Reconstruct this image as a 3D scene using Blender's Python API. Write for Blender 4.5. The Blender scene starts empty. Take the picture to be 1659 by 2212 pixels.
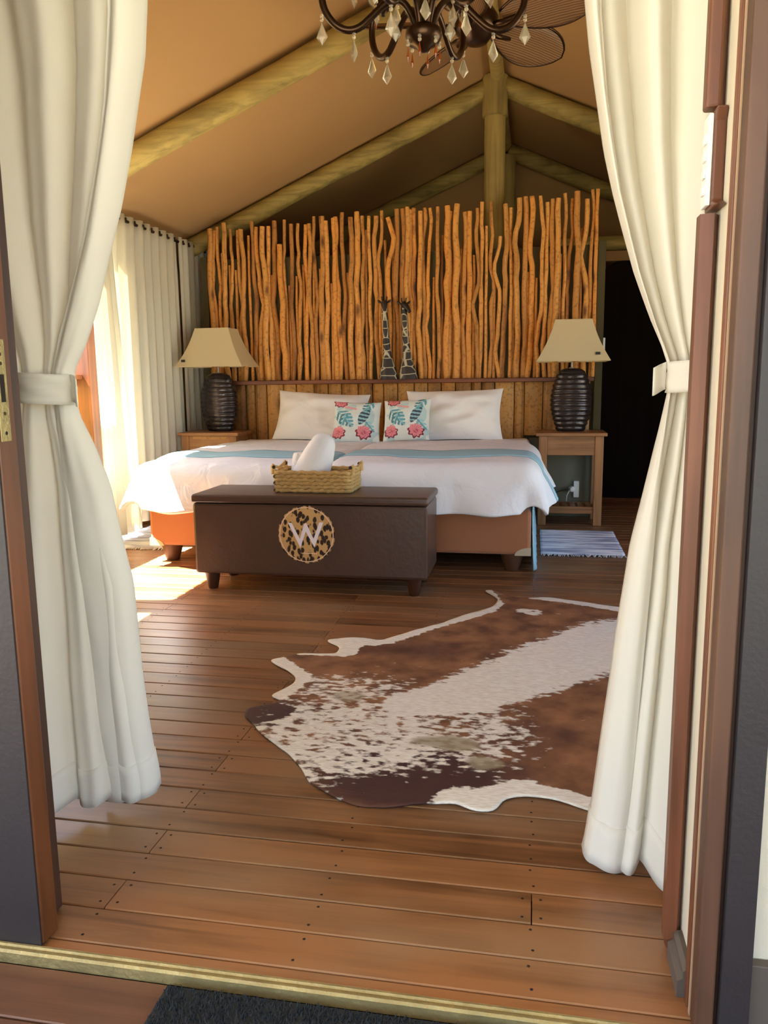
import bpy, math, random
import numpy as np
from mathutils import Vector, Matrix, noise as mnoise
from mathutils.geometry import delaunay_2d_cdt

random.seed(7)
rng = np.random.default_rng(7)
scn = bpy.context.scene
COL = scn.collection

# ------------------------------------------------------------------ camera
EYE = 1.03
cam_d = bpy.data.cameras.new('camera')
cam = bpy.data.objects.new('camera', cam_d)
COL.objects.link(cam)
F_PX, PITCH, YAW, ROLL = 1718.4, .16168, .18557, -.01107
cam_d.sensor_fit = 'HORIZONTAL'
cam_d.sensor_width = 36.0
cam_d.lens = 36.0 * F_PX / 1659.0
cam_d.clip_start = 0.02
cam.matrix_world = (Matrix.Translation((0, 0, EYE)) @ Matrix.Rotation(YAW, 4, 'Z')
                    @ Matrix.Rotation(math.pi / 2 - PITCH, 4, 'X') @ Matrix.Rotation(ROLL, 4, 'Z'))
scn.camera = cam

# ------------------------------------------------------------------ sky, sun, exposure
SUN_TRAVEL = Vector((0.58, 0.10, -1.0)).normalized()
world = bpy.data.worlds.new('world')
scn.world = world
world.use_nodes = True
wn = world.node_tree.nodes
sky = wn.new('ShaderNodeTexSky')
sky.sky_type = 'NISHITA'
sky.sun_disc = False
sky.sun_elevation = math.radians(59)
sky.sun_rotation = math.radians(-80)
sky.dust_density = 2.0
wn['Background'].inputs['Strength'].default_value = 0.95
world.node_tree.links.new(sky.outputs['Color'], wn['Background'].inputs['Color'])

sun_d = bpy.data.lights.new('sun', 'SUN')
sun_d.energy = 90.0
sun_d.color = (1.0, 0.95, 0.86)
sun_d.angle = math.radians(0.6)
sun = bpy.data.objects.new('sun', sun_d)
COL.objects.link(sun)
sun.location = (-8, -1, 12)
sun.rotation_euler = SUN_TRAVEL.to_track_quat('-Z', 'Y').to_euler()

scn.view_settings.view_transform = 'Standard'
scn.view_settings.look = 'None'
scn.view_settings.gamma = 1.0
scn.view_settings.use_curve_mapping = False
scn.view_settings.exposure = -0.1
scn.cycles.max_bounces = 14
scn.cycles.diffuse_bounces = 8
scn.cycles.sample_clamp_indirect = 8.0

# ------------------------------------------------------------------ helpers
def lin(r, g, b):
    f = lambda c: (c / 255 / 12.92) if c / 255 <= .04045 else ((c / 255 + .055) / 1.055) ** 2.4
    return (f(r), f(g), f(b), 1.0)

def root_loc(p):
    while p is not None and p.parent is not None:
        p = p.parent
    return Vector(p.location) if p is not None else Vector((0, 0, 0))

def obj(name, verts, faces, mat, parent=None, smooth=False, sharp=None, bevel=0, attrs=None):
    """verts in world space; one mesh object, parented to its thing"""
    o0 = root_loc(parent)
    me = bpy.data.meshes.new(name)
    me.from_pydata([(v[0] - o0.x, v[1] - o0.y, v[2] - o0.z) for v in verts], [], faces)
    if smooth:
        me.polygons.foreach_set('use_smooth', [True] * len(me.polygons))
        if sharp:
            me.set_sharp_from_angle(angle=math.radians(sharp))
    if attrs:
        for k, (typ, data) in attrs.items():
            a = me.attributes.new(k, typ, 'POINT')
            if typ == 'FLOAT':
                a.data.foreach_set('value', np.asarray(data, dtype=np.float32).ravel())
            else:
                a.data.foreach_set('color', np.asarray(data, dtype=np.float32).ravel())
    me.materials.append(mat)
    me.update()
    o = bpy.data.objects.new(name, me)
    COL.objects.link(o)
    if parent is not None:
        o.parent = parent
    if bevel:
        m = o.modifiers.new('bevel', 'BEVEL')
        m.width = bevel
        m.segments = 2
        m.limit_method = 'ANGLE'
    return o

def link_copy(src, parent, loc, rot=(0, 0, 0), scale=(1, 1, 1)):
    c = src.copy()
    COL.objects.link(c)
    c.parent = parent
    c.location = loc
    c.rotation_euler = rot
    c.scale = scale
    return c

def tag(o, label, cat, group=None):
    o['label'] = label
    o['category'] = cat
    if group:
        o['group'] = group
    return o

def thing(name, loc, label, cat, group=None):
    o = bpy.data.objects.new(name, None)
    o.empty_display_size = .1
    COL.objects.link(o)
    o.location = loc
    return tag(o, label, cat, group)

def struct(o, label, cat):
    o['kind'] = 'structure'
    return tag(o, label, cat)

class MB:
    def __init__(s):
        s.v, s.f = [], []
    def add(s, v, f):
        n = len(s.v)
        s.v += [tuple(p) for p in v]
        s.f += [tuple(i + n for i in q) for q in f]
        return s
    def box(s, x0, x1, y0, y1, z0, z1):
        v = [(x, y, z) for x in (x0, x1) for y in (y0, y1) for z in (z0, z1)]
        return s.add(v, [(0, 1, 3, 2), (4, 6, 7, 5), (0, 4, 5, 1), (2, 3, 7, 6), (0, 2, 6, 4), (1, 5, 7, 3)])
    def prism(s, poly, axis, a, b):
        """2-D polygon extruded along an axis"""
        def p3(q, t):
            return {'x': (t, q[0], q[1]), 'y': (q[0], t, q[1]), 'z': (q[0], q[1], t)}[axis]
        n = len(poly)
        v = [p3(q, a) for q in poly] + [p3(q, b) for q in poly]
        f = [tuple(range(n - 1, -1, -1)), tuple(range(n, 2 * n))]
        f += [(i, (i + 1) % n, n + (i + 1) % n, n + i) for i in range(n)]
        return s.add(v, f)
    def tube(s, pts, rad, n=8, cap=True, flat=1.0):
        pts = [Vector(p) for p in pts]
        if not hasattr(rad, '__len__'):
            rad = [rad] * len(pts)
        v, f = [], []
        ref = None
        for i, p in enumerate(pts):
            t = (pts[min(i + 1, len(pts) - 1)] - pts[max(i - 1, 0)]).normalized()
            if ref is None:
                ref = Vector((0, 1, 0)) if abs(t.y) < .9 else Vector((1, 0, 0))
            a = (ref - t * ref.dot(t)).normalized()
            ref = a
            b = t.cross(a)
            for k in range(n):
                w = 2 * math.pi * k / n
                v.append(p + a * (math.cos(w) * rad[i] * flat) + b * (math.sin(w) * rad[i]))
        for i in range(len(pts) - 1):
            for k in range(n):
                f.append((i * n + k, i * n + (k + 1) % n, (i + 1) * n + (k + 1) % n, (i + 1) * n + k))
        if cap:
            f.append(tuple(range(n - 1, -1, -1)))
            m = (len(pts) - 1) * n
            f.append(tuple(range(m, m + n)))
        return s.add(v, f)
    def lathe(s, prof, c=(0, 0, 0), n=24, sx=1.0, sy=1.0):
        v, f = [], []
        for r, z in prof:
            for k in range(n):
                w = 2 * math.pi * k / n
                v.append((c[0] + r * sx * math.cos(w), c[1] + r * sy * math.sin(w), c[2] + z))
        m = len(prof)
        for i in range(m - 1):
            for k in range(n):
                f.append((i * n + k, i * n + (k + 1) % n, (i + 1) * n + (k + 1) % n, (i + 1) * n + k))
        f.append(tuple(range(n - 1, -1, -1)))
        f.append(tuple(range((m - 1) * n, m * n)))
        return s.add(v, f)
    def sphere(s, c, r, n=10, m=6, sc=(1, 1, 1)):
        prof = [(max(r * math.sin(math.pi * i / m), 1e-5), -r * math.cos(math.pi * i / m)) for i in range(m + 1)]
        v0 = MB().lathe(prof, (0, 0, 0), n)
        return s.add([(c[0] + p[0] * sc[0], c[1] + p[1] * sc[1], c[2] + p[2] * sc[2]) for p in v0.v], v0.f)
    def grid(s, P):
        """P: array (nu,nv,3)"""
        nu, nv = P.shape[:2]
        v = P.reshape(-1, 3).tolist()
        f = [(i * nv + j, (i + 1) * nv + j, (i + 1) * nv + j + 1, i * nv + j + 1) for i in range(nu - 1) for j in range(nv - 1)]
        return s.add(v, f)
    def xf(s, M):
        s.v = [tuple(M @ Vector(p)) for p in s.v]
        return s
    def build(s, name, mat, parent=None, **k):
        return obj(name, s.v, s.f, mat, parent, **k)

def solid(o, t, off=0.0):
    m = o.modifiers.new('solid', 'SOLIDIFY')
    m.thickness = t
    m.offset = off
    return o

# ------------------------------------------------------------------ materials
def newmat(name):
    m = bpy.data.materials.new(name)
    m.use_nodes = True
    nt = m.node_tree
    return m, nt, nt.nodes['Principled BSDF'], nt.nodes, nt.links

def plain(name, col, rough=.6, metal=0.0, bump=0.0, bscale=60.0, var=0.0, vscale=6.0, spec=.5, sheen=0.0, coat=0.0):
    m, nt, b, N, L = newmat(name)
    b.inputs['Base Color'].default_value = col
    b.inputs['Roughness'].default_value = rough
    b.inputs['Metallic'].default_value = metal
    b.inputs['Specular IOR Level'].default_value = spec
    b.inputs['Sheen Weight'].default_value = sheen
    b.inputs['Coat Weight'].default_value = coat
    tc = N.new('ShaderNodeTexCoord')
    if var:
        n = N.new('ShaderNodeTexNoise')
        n.inputs['Scale'].default_value = vscale
        n.inputs['Detail'].default_value = 5
        L.new(tc.outputs['Object'], n.inputs['Vector'])
        mx = N.new('ShaderNodeMix')
        mx.data_type = 'RGBA'
        mx.inputs[6].default_value = tuple(c * (1 - var) for c in col[:3]) + (1,)
        mx.inputs[7].default_value = tuple(min(1, c * (1 + var)) for c in col[:3]) + (1,)
        L.new(n.outputs['Fac'], mx.inputs[0])
        L.new(mx.outputs[2], b.inputs['Base Color'])
    if bump:
        n2 = N.new('ShaderNodeTexNoise')
        n2.inputs['Scale'].default_value = bscale
        n2.inputs['Detail'].default_value = 4
        L.new(tc.outputs['Object'], n2.inputs['Vector'])
        bp = N.new('ShaderNodeBump')
        bp.inputs['Strength'].default_value = bump
        bp.inputs['Distance'].default_value = .01
        L.new(n2.outputs['Fac'], bp.inputs['Height'])
        L.new(bp.outputs['Normal'], b.inputs['Normal'])
    return m

def wood(name, dark, light, axis='x', scale=1.0, rough=.5, rnd=.25, knots=.0, spec=.5, bump=.15, worn=None, tint=None):
    """grain stretched along one axis; every object gets its own tone"""
    m, nt, b, N, L = newmat(name)
    geo = N.new('ShaderNodeNewGeometry')
    oi = N.new('ShaderNodeObjectInfo')
    add = N.new('ShaderNodeVectorMath')
    add.operation = 'MULTIPLY_ADD'
    comb = N.new('ShaderNodeCombineXYZ')
    for i in range(3):
        L.new(oi.outputs['Random'], comb.inputs[i])
    add.inputs[1].default_value = (37.0, 53.0, 71.0)
    L.new(comb.outputs[0], add.inputs[0])
    L.new(geo.outputs['Position'], add.inputs[2])
    mp = N.new('ShaderNodeMapping')
    st = {'x': (1.3, 26, 26), 'y': (26, 1.3, 26), 'z': (26, 26, 1.3)}[axis]
    mp.inputs['Scale'].default_value = tuple(c * scale for c in st)
    L.new(add.outputs[0], mp.inputs['Vector'])
    n = N.new('ShaderNodeTexNoise')
    n.inputs['Scale'].default_value = 1.0
    n.inputs['Detail'].default_value = 7
    n.inputs['Roughness'].default_value = .62
    n.inputs['Distortion'].default_value = .6
    L.new(mp.outputs[0], n.inputs['Vector'])
    n2 = N.new('ShaderNodeTexNoise')
    n2.inputs['Scale'].default_value = 3.2
    n2.inputs['Detail'].default_value = 3
    L.new(add.outputs[0], n2.inputs['Vector'])
    s1 = N.new('ShaderNodeMath'); s1.operation = 'MULTIPLY_ADD'
    L.new(n2.outputs['Fac'], s1.inputs[0]); s1.inputs[1].default_value = .55
    L.new(n.outputs['Fac'], s1.inputs[2])
    s2 = N.new('ShaderNodeMath'); s2.operation = 'MULTIPLY_ADD'
    L.new(oi.outputs['Random'], s2.inputs[0]); s2.inputs[1].default_value = rnd
    L.new(s1.outputs[0], s2.inputs[2])
    cr = N.new('ShaderNodeValToRGB')
    cr.color_ramp.elements[0].position = .45 + rnd * .3
    cr.color_ramp.elements[0].color = dark
    cr.color_ramp.elements[1].position = 1.05
    cr.color_ramp.elements[1].color = light
    L.new(s2.outputs[0], cr.inputs[0])
    out = cr.outputs[0]
    if knots:
        vo = N.new('ShaderNodeTexVoronoi')
        vo.inputs['Scale'].default_value = knots
        mp2 = N.new('ShaderNodeMapping')
        mp2.inputs['Scale'].default_value = {'x': (.35, 1, 1), 'y': (1, .35, 1), 'z': (1, 1, .35)}[axis]
        L.new(add.outputs[0], mp2.inputs['Vector'])
        L.new(mp2.outputs[0], vo.inputs['Vector'])
        kr = N.new('ShaderNodeValToRGB')
        kr.color_ramp.elements[0].position = .06
        kr.color_ramp.elements[0].color = (.25, .18, .12, 1)
        kr.color_ramp.elements[1].position = .2
        kr.color_ramp.elements[1].color = (1, 1, 1, 1)
        L.new(vo.outputs['Distance'], kr.inputs[0])
        mk = N.new('ShaderNodeMix'); mk.data_type = 'RGBA'; mk.blend_type = 'MULTIPLY'
        mk.inputs[0].default_value = 1.0
        L.new(out, mk.inputs[6]); L.new(kr.outputs[0], mk.inputs[7])
        out = mk.outputs[2]
    if worn:
        nw = N.new('ShaderNodeTexNoise')
        nw.inputs['Scale'].default_value = 2.2
        nw.inputs['Detail'].default_value = 6
        mpw = N.new('ShaderNodeMapping'); mpw.inputs['Scale'].default_value = (.6, 1.6, 1)
        L.new(geo.outputs['Position'], mpw.inputs['Vector']); L.new(mpw.outputs[0], nw.inputs['Vector'])
        wr = N.new('ShaderNodeValToRGB')
        wr.color_ramp.elements[0].position = .42; wr.color_ramp.elements[0].color = (0, 0, 0, 1)
        wr.color_ramp.elements[1].position = .68; wr.color_ramp.elements[1].color = (.8, .8, .8, 1)
        L.new(nw.outputs['Fac'], wr.inputs[0])
        mw = N.new('ShaderNodeMix'); mw.data_type = 'RGBA'
        L.new(wr.outputs[0], mw.inputs[0]); L.new(out, mw.inputs[6]); mw.inputs[7].default_value = worn
        out = mw.outputs[2]
    if tint:
        # every piece has its own hue, and fine dark flecks of bark
        fr = N.new('ShaderNodeMath'); fr.operation = 'MULTIPLY'; fr.inputs[1].default_value = 7.31
        L.new(oi.outputs['Random'], fr.inputs[0])
        f2 = N.new('ShaderNodeMath'); f2.operation = 'FRACT'; L.new(fr.outputs[0], f2.inputs[0])
        tr_ = N.new('ShaderNodeValToRGB'); tr_.color_ramp.interpolation = 'CONSTANT'
        for q, (ps, cl) in enumerate(tint):
            e = tr_.color_ramp.elements[q] if q < 2 else tr_.color_ramp.elements.new(ps)
            e.position = ps; e.color = cl + (1,)
        L.new(f2.outputs[0], tr_.inputs[0])
        mt_ = N.new('ShaderNodeMix'); mt_.data_type = 'RGBA'; mt_.blend_type = 'MULTIPLY'; mt_.inputs[0].default_value = 1.0
        L.new(out, mt_.inputs[6]); L.new(tr_.outputs[0], mt_.inputs[7])
        n5 = N.new('ShaderNodeTexNoise'); n5.inputs['Scale'].default_value = 45; n5.inputs['Detail'].default_value = 4
        L.new(add.outputs[0], n5.inputs['Vector'])
        r5 = N.new('ShaderNodeValToRGB')
        r5.color_ramp.elements[0].position = .34; r5.color_ramp.elements[0].color = (.35, .28, .2, 1)
        r5.color_ramp.elements[1].position = .47; r5.color_ramp.elements[1].color = (1, 1, 1, 1)
        L.new(n5.outputs['Fac'], r5.inputs[0])
        m5 = N.new('ShaderNodeMix'); m5.data_type = 'RGBA'; m5.blend_type = 'MULTIPLY'; m5.inputs[0].default_value = .5
        L.new(mt_.outputs[2], m5.inputs[6]); L.new(r5.outputs[0], m5.inputs[7])
        out = m5.outputs[2]
    L.new(out, b.inputs['Base Color'])
    b.inputs['Roughness'].default_value = rough
    b.inputs['Specular IOR Level'].default_value = spec
    bp = N.new('ShaderNodeBump')
    bp.inputs['Strength'].default_value = bump
    bp.inputs['Distance'].default_value = .004
    L.new(n.outputs['Fac'], bp.inputs['Height'])
    L.new(bp.outputs['Normal'], b.inputs['Normal'])
    return m

def cloth(name, col, transl=.25, weave=500.0, rough=.9, wrinkle=.0):
    """thin fabric: diffuse plus light passing through"""
    m, nt, b, N, L = newmat(name)
    b.inputs['Base Color'].default_value = col
    b.inputs['Roughness'].default_value = rough
    b.inputs['Specular IOR Level'].default_value = .15
    tc = N.new('ShaderNodeTexCoord')
    n = N.new('ShaderNodeTexNoise'); n.inputs['Scale'].default_value = weave
    L.new(tc.outputs['Object'], n.inputs['Vector'])
    bp = N.new('ShaderNodeBump'); bp.inputs['Strength'].default_value = .12; bp.inputs['Distance'].default_value = .002
    L.new(n.outputs['Fac'], bp.inputs['Height'])
    last = bp
    if wrinkle:
        n3 = N.new('ShaderNodeTexNoise'); n3.inputs['Scale'].default_value = 7; n3.inputs['Detail'].default_value = 4
        n3.inputs['Distortion'].default_value = 1.0
        L.new(tc.outputs['Object'], n3.inputs['Vector'])
        b2 = N.new('ShaderNodeBump'); b2.inputs['Strength'].default_value = wrinkle; b2.inputs['Distance'].default_value = .03
        L.new(n3.outputs['Fac'], b2.inputs['Height']); L.new(bp.outputs['Normal'], b2.inputs['Normal'])
        last = b2
    L.new(last.outputs['Normal'], b.inputs['Normal'])
    if transl:
        tr = N.new('ShaderNodeBsdfTranslucent'); tr.inputs['Color'].default_value = col
        mx = N.new('ShaderNodeMixShader'); mx.inputs[0].default_value = transl
        L.new(b.outputs[0], mx.inputs[1]); L.new(tr.outputs[0], mx.inputs[2])
        L.new(mx.outputs[0], N['Material Output'].inputs['Surface'])
    return m

M = {}
M['floor'] = wood('floor_wood', lin(62, 36, 19), lin(146, 98, 61), 'x', 1.0, rough=.34, rnd=.30, spec=.5, worn=lin(146, 116, 86), bump=.12)
M['deck'] = wood('deck_wood', lin(50, 32, 24), lin(104, 70, 52), 'x', 1.0, rough=.42, rnd=.2)
M['dark'] = plain('dark_gap', lin(30, 20, 14), .9)
M['brass'] = plain('brass', lin(158, 142, 96), .5, .6, bump=.3, bscale=90, var=.45, vscale=20)
M['canvas'] = cloth('tent_canvas', lin(180, 140, 92), transl=.0, weave=350)
M['canvas_wall'] = plain('canvas_wall', lin(158, 120, 76), .9, var=.06)
M['cream'] = plain('cream_plaster', lin(208, 198, 176), .85, bump=.1, bscale=40, var=.04)
M['log'] = wood('treated_log', lin(90, 76, 30), lin(180, 154, 84), 'x', .8, rough=.75, rnd=.15, bump=.4)
M['log_z'] = wood('treated_log_upright', lin(86, 72, 30), lin(170, 144, 80), 'z', .8, rough=.75, rnd=.15, bump=.4)
M['stick'] = wood('stick_bark', lin(128, 76, 26), lin(224, 160, 80), 'z', 1.1, rough=.55, rnd=.5, knots=9.0, bump=.3, tint=[(0, (1, .96, .9)), (.25, (.80, .74, .66)), (.45, (1, .88, .68)), (.65, (.62, .54, .46)), (.75, (1, 1, 1))])
M['slab'] = wood('slab_wood', lin(116, 74, 30), lin(218, 162, 88), 'z', .8, rough=.55, rnd=.5, knots=5.0, tint=[(0, (1, .95, .85)), (.3, (.72, .68, .64)), (.5, (1, .86, .62)), (.7, (.6, .5, .4)), (.8, (1, 1, 1))])
M['olive'] = plain('olive_panel', lin(78, 68, 40), .85, var=.15, vscale=4, bump=.1)
M['ledge'] = wood('ledge_wood', lin(70, 34, 18), lin(130, 72, 42), 'x', 1.0, rough=.45)
M['oak'] = wood('nightstand_wood', lin(94, 58, 30), lin(172, 120, 72), 'z', 1.0, rough=.45, rnd=.1)
M['oak_x'] = wood('nightstand_wood_across', lin(94, 58, 30), lin(172, 120, 72), 'x', 1.0, rough=.4, rnd=.1)
M['mahog'] = wood('mahogany', lin(68, 36, 20), lin(124, 74, 46), 'z', .7, rough=.42, rnd=.1, bump=.08)
M['mahog_d'] = wood('mahogany_dark', lin(38, 21, 13), lin(76, 46, 30), 'z', .7, rough=.45, rnd=.1, bump=.08)
M['leafwood'] = wood('door_leaf_wood', lin(58, 29, 11), lin(112, 62, 28), 'z', .7, rough=.4, rnd=.1, bump=.08)
M['jamb'] = wood('worn_jamb', lin(42, 27, 19), lin(92, 61, 43), 'z', .7, rough=.5, rnd=.1, bump=.15)
M['char'] = plain('charcoal_paint', lin(40, 35, 37), .5, bump=.08, bscale=120, var=.12, vscale=14)
M['darkdoor'] = wood('dark_door', lin(14, 8, 5), lin(26, 15, 9), 'z', .7, rough=.8, rnd=.1, spec=.1)
M['curtain'] = cloth('cream_curtain', lin(241, 237, 226), transl=.28, weave=420)
M['curtain_l'] = cloth('side_curtain', lin(232, 226, 206), transl=.30, weave=420)
M['duvet'] = cloth('white_bedding', lin(242, 244, 250), transl=0, weave=600, wrinkle=.5)
M['pillow'] = cloth('white_pillow', lin(244, 241, 238), transl=0, weave=600, wrinkle=.3)
M['towel'] = plain('white_towel', lin(246, 246, 248), .95, bump=.5, bscale=260, sheen=.3)
M['blue'] = cloth('blue_band', lin(166, 206, 220), transl=0, weave=500)
M['bedbase'] = plain('brown_suede', lin(176, 116, 80), .9, bump=.1, bscale=300, var=.06, vscale=5, sheen=.2)
M['pale'] = plain('pale_leather', lin(205, 188, 160), .6, var=.05)
M['darkfoot'] = plain('dark_plastic', lin(92, 60, 40), .5)
M['foot'] = plain('dark_wood_foot', lin(66, 38, 24), .4, var=.1)
M['leather'] = plain('brown_leather', lin(84, 62, 52), .36, bump=.16, bscale=38, var=.18, vscale=9, spec=.5)
M['shade'] = cloth('lamp_shade', lin(226, 208, 166), transl=.2, weave=500)
M['lampbase'] = plain('bronze_ribbed', lin(70, 62, 60), .24, .65, bump=.25, bscale=30, var=.3, vscale=12)
M['metal'] = plain('antique_bronze', lin(72, 52, 38), .32, .9, var=.2, vscale=30)
M['steel'] = plain('brushed_steel', lin(150, 140, 125), .35, .9)
M['white'] = plain('white_plastic', lin(240, 240, 236), .35)
M['black'] = plain('black_mark', lin(38, 34, 22), .6)
M['cable'] = plain('cable_white', lin(225, 225, 220), .5)
M['mat'] = plain('black_mat', lin(30, 33, 36), .95, var=.3, vscale=60)
M['tuft'] = plain('black_tufts', lin(36, 40, 44), .9, var=.3, vscale=80)
M['wicker'] = plain('wicker', lin(214, 176, 112), .65, bump=.4, bscale=160, var=.35, vscale=40)
M['wicker_d'] = plain('wicker_dark', lin(60, 40, 24), .6)
M['lilac'] = plain('lilac_print', lin(252, 244, 252), .5)
M['ring'] = plain('peach_print', lin(250, 216, 188), .5)
M['grey'] = plain('grey_wallboard', lin(122, 120, 104), .9, var=.05)
M['skirt'] = plain('dark_skirting', lin(86, 76, 68), .6, var=.1)
M['sand'] = plain('pale_sand', lin(138, 136, 118), .95, var=.1, vscale=2)
M['leafgreen'] = plain('shrub_leaves', lin(120, 150, 60), .6, var=.3, vscale=5)
M['flap'] = cloth('window_flap', lin(236, 220, 170), transl=.55, weave=300)
M['seal'] = plain('pale_seal', lin(170, 140, 112), .5)

# crystal
m, nt, b, N, L = newmat('crystal')
b.inputs['Base Color'].default_value = lin(250, 238, 212)
b.inputs['Roughness'].default_value = .12
b.inputs['Transmission Weight'].default_value = .78
b.inputs['IOR'].default_value = 1.5
M['crystal'] = m
m, nt, b, N, L = newmat('amber_glass')
b.inputs['Base Color'].default_value = lin(190, 90, 30)
b.inputs['Roughness'].default_value = .1
b.inputs['Transmission Weight'].default_value = .6
M['amber'] = m

def leopard():
    m, nt, b, N, L = newmat('leopard_print')
    tc = N.new('ShaderNodeTexCoord')
    mp = N.new('ShaderNodeMapping'); mp.inputs['Scale'].default_value = (1.0, .001, .62); mp.inputs['Rotation'].default_value = (0, .5, 0)
    L.new(tc.outputs['Object'], mp.inputs['Vector'])
    nz = N.new('ShaderNodeTexNoise'); nz.inputs['Scale'].default_value = 30
    L.new(mp.outputs[0], nz.inputs['Vector'])
    mxv = N.new('ShaderNodeVectorMath'); mxv.operation = 'MULTIPLY_ADD'; mxv.inputs[1].default_value = (.012,) * 3
    L.new(nz.outputs['Color'], mxv.inputs[0]); L.new(mp.outputs[0], mxv.inputs[2])
    v = N.new('ShaderNodeTexVoronoi'); v.inputs['Scale'].default_value = 52
    L.new(mxv.outputs[0], v.inputs['Vector'])
    cr = N.new('ShaderNodeValToRGB')
    e = cr.color_ramp.elements
    e[0].position = .43; e[0].color = lin(48, 26, 12)
    e[1].position = .54; e[1].color = lin(214, 172, 112)
    L.new(v.outputs['Distance'], cr.inputs[0])
    L.new(cr.outputs[0], b.inputs['Base Color'])
    b.inputs['Roughness'].default_value = .5
    return m
M['leopard'] = leopard()

def giraffe_mat():
    m, nt, b, N, L = newmat('giraffe_carving')
    at = N.new('ShaderNodeAttribute'); at.attribute_name = 'gu'
    v = N.new('ShaderNodeTexVoronoi'); v.feature = 'DISTANCE_TO_EDGE'; v.inputs['Scale'].default_value = 1.0
    v.inputs['Randomness'].default_value = .55
    L.new(at.outputs['Color'], v.inputs['Vector'])
    cr = N.new('ShaderNodeValToRGB'); e = cr.color_ramp.elements
    e[0].position = .028; e[0].color = lin(190, 178, 150)
    e[1].position = .075; e[1].color = lin(42, 32, 28)
    L.new(v.outputs['Distance'], cr.inputs[0])
    a2 = N.new('ShaderNodeAttribute'); a2.attribute_name = 'head'
    mx = N.new('ShaderNodeMix'); mx.data_type = 'RGBA'; mx.inputs[7].default_value = lin(34, 22, 16)
    L.new(a2.outputs['Fac'], mx.inputs[0]); L.new(cr.outputs[0], mx.inputs[6])
    L.new(mx.outputs[2], b.inputs['Base Color'])
    b.inputs['Roughness'].default_value = .45
    return m
M['giraffe'] = giraffe_mat()

def vcol(name, rough=.9):
    m, nt, b, N, L = newmat(name)
    at = N.new('ShaderNodeAttribute'); at.attribute_name = 'print'
    L.new(at.outputs['Color'], b.inputs['Base Color'])
    b.inputs['Roughness'].default_value = rough
    b.inputs['Specular IOR Level'].default_value = .2
    return m
M['floral'] = vcol('floral_print')

def hide_mat():
    m, nt, b, N, L = newmat('cowhide')
    at = N.new('ShaderNodeAttribute'); at.attribute_name = 'white'
    a2 = N.new('ShaderNodeAttribute'); a2.attribute_name = 'bald'
    a3 = N.new('ShaderNodeAttribute'); a3.attribute_name = 'dark'
    geo = N.new('ShaderNodeNewGeometry')
    def nz(scale, det, st):
        mp = N.new('ShaderNodeMapping'); mp.inputs['Scale'].default_value = st; mp.inputs['Rotation'].default_value = (0, 0, -.9)
        L.new(geo.outputs['Position'], mp.inputs['Vector'])
        n = N.new('ShaderNodeTexNoise'); n.inputs['Scale'].default_value = scale; n.inputs['Detail'].default_value = det
        L.new(mp.outputs[0], n.inputs['Vector'])
        return n
    n1 = nz(38, 5, (.7, 1.2, 1)); n2 = nz(80, 3, (.4, 1.2, 1)); n3 = nz(9, 3, (1, 1, 1)); n4 = nz(210, 2, (.2, 1.3, 1))
    a = N.new('ShaderNodeMath'); a.operation = 'MULTIPLY_ADD'; a.inputs[1].default_value = 1.7
    L.new(n1.outputs['Fac'], a.inputs[0]); L.new(at.outputs['Fac'], a.inputs[2])
    c = N.new('ShaderNodeMath'); c.operation = 'MULTIPLY_ADD'; c.inputs[1].default_value = .5
    L.new(n2.outputs['Fac'], c.inputs[0]); L.new(a.outputs[0], c.inputs[2])
    r = N.new('ShaderNodeMapRange'); r.inputs[1].default_value = 1.50; r.inputs[2].default_value = 1.72
    L.new(c.outputs[0], r.inputs[0])
    br = N.new('ShaderNodeValToRGB'); e = br.color_ramp.elements
    e[0].position = .3; e[0].color = lin(100, 64, 42); e[1].position = .72; e[1].color = lin(164, 114, 76)
    L.new(n3.outputs['Fac'], br.inputs[0])
    dk = N.new('ShaderNodeMix'); dk.data_type = 'RGBA'; dk.inputs[7].default_value = lin(72, 42, 38)
    L.new(a3.outputs['Fac'], dk.inputs[0]); L.new(br.outputs[0], dk.inputs[6])
    wh = N.new('ShaderNodeValToRGB'); e = wh.color_ramp.elements
    e[0].position = .3; e[0].color = lin(222, 212, 194); e[1].position = .7; e[1].color = lin(250, 246, 236)
    L.new(n4.outputs['Fac'], wh.inputs[0])
    mx = N.new('ShaderNodeMix'); mx.data_type = 'RGBA'
    L.new(r.outputs[0], mx.inputs[0]); L.new(dk.outputs[2], mx.inputs[6]); L.new(wh.outputs[0], mx.inputs[7])
    m2 = N.new('ShaderNodeMix'); m2.data_type = 'RGBA'; m2.inputs[7].default_value = lin(160, 146, 118)
    L.new(a2.outputs['Fac'], m2.inputs[0]); L.new(mx.outputs[2], m2.inputs[6])
    L.new(m2.outputs[2], b.inputs['Base Color'])
    b.inputs['Roughness'].default_value = .75
    b.inputs['Specular IOR Level'].default_value = .35
    bp = N.new('ShaderNodeBump'); bp.inputs['Strength'].default_value = .35; bp.inputs['Distance'].default_value = .004
    L.new(n4.outputs['Fac'], bp.inputs['Height']); L.new(bp.outputs['Normal'], b.inputs['Normal'])
    return m
M['hide'] = hide_mat()

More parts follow.
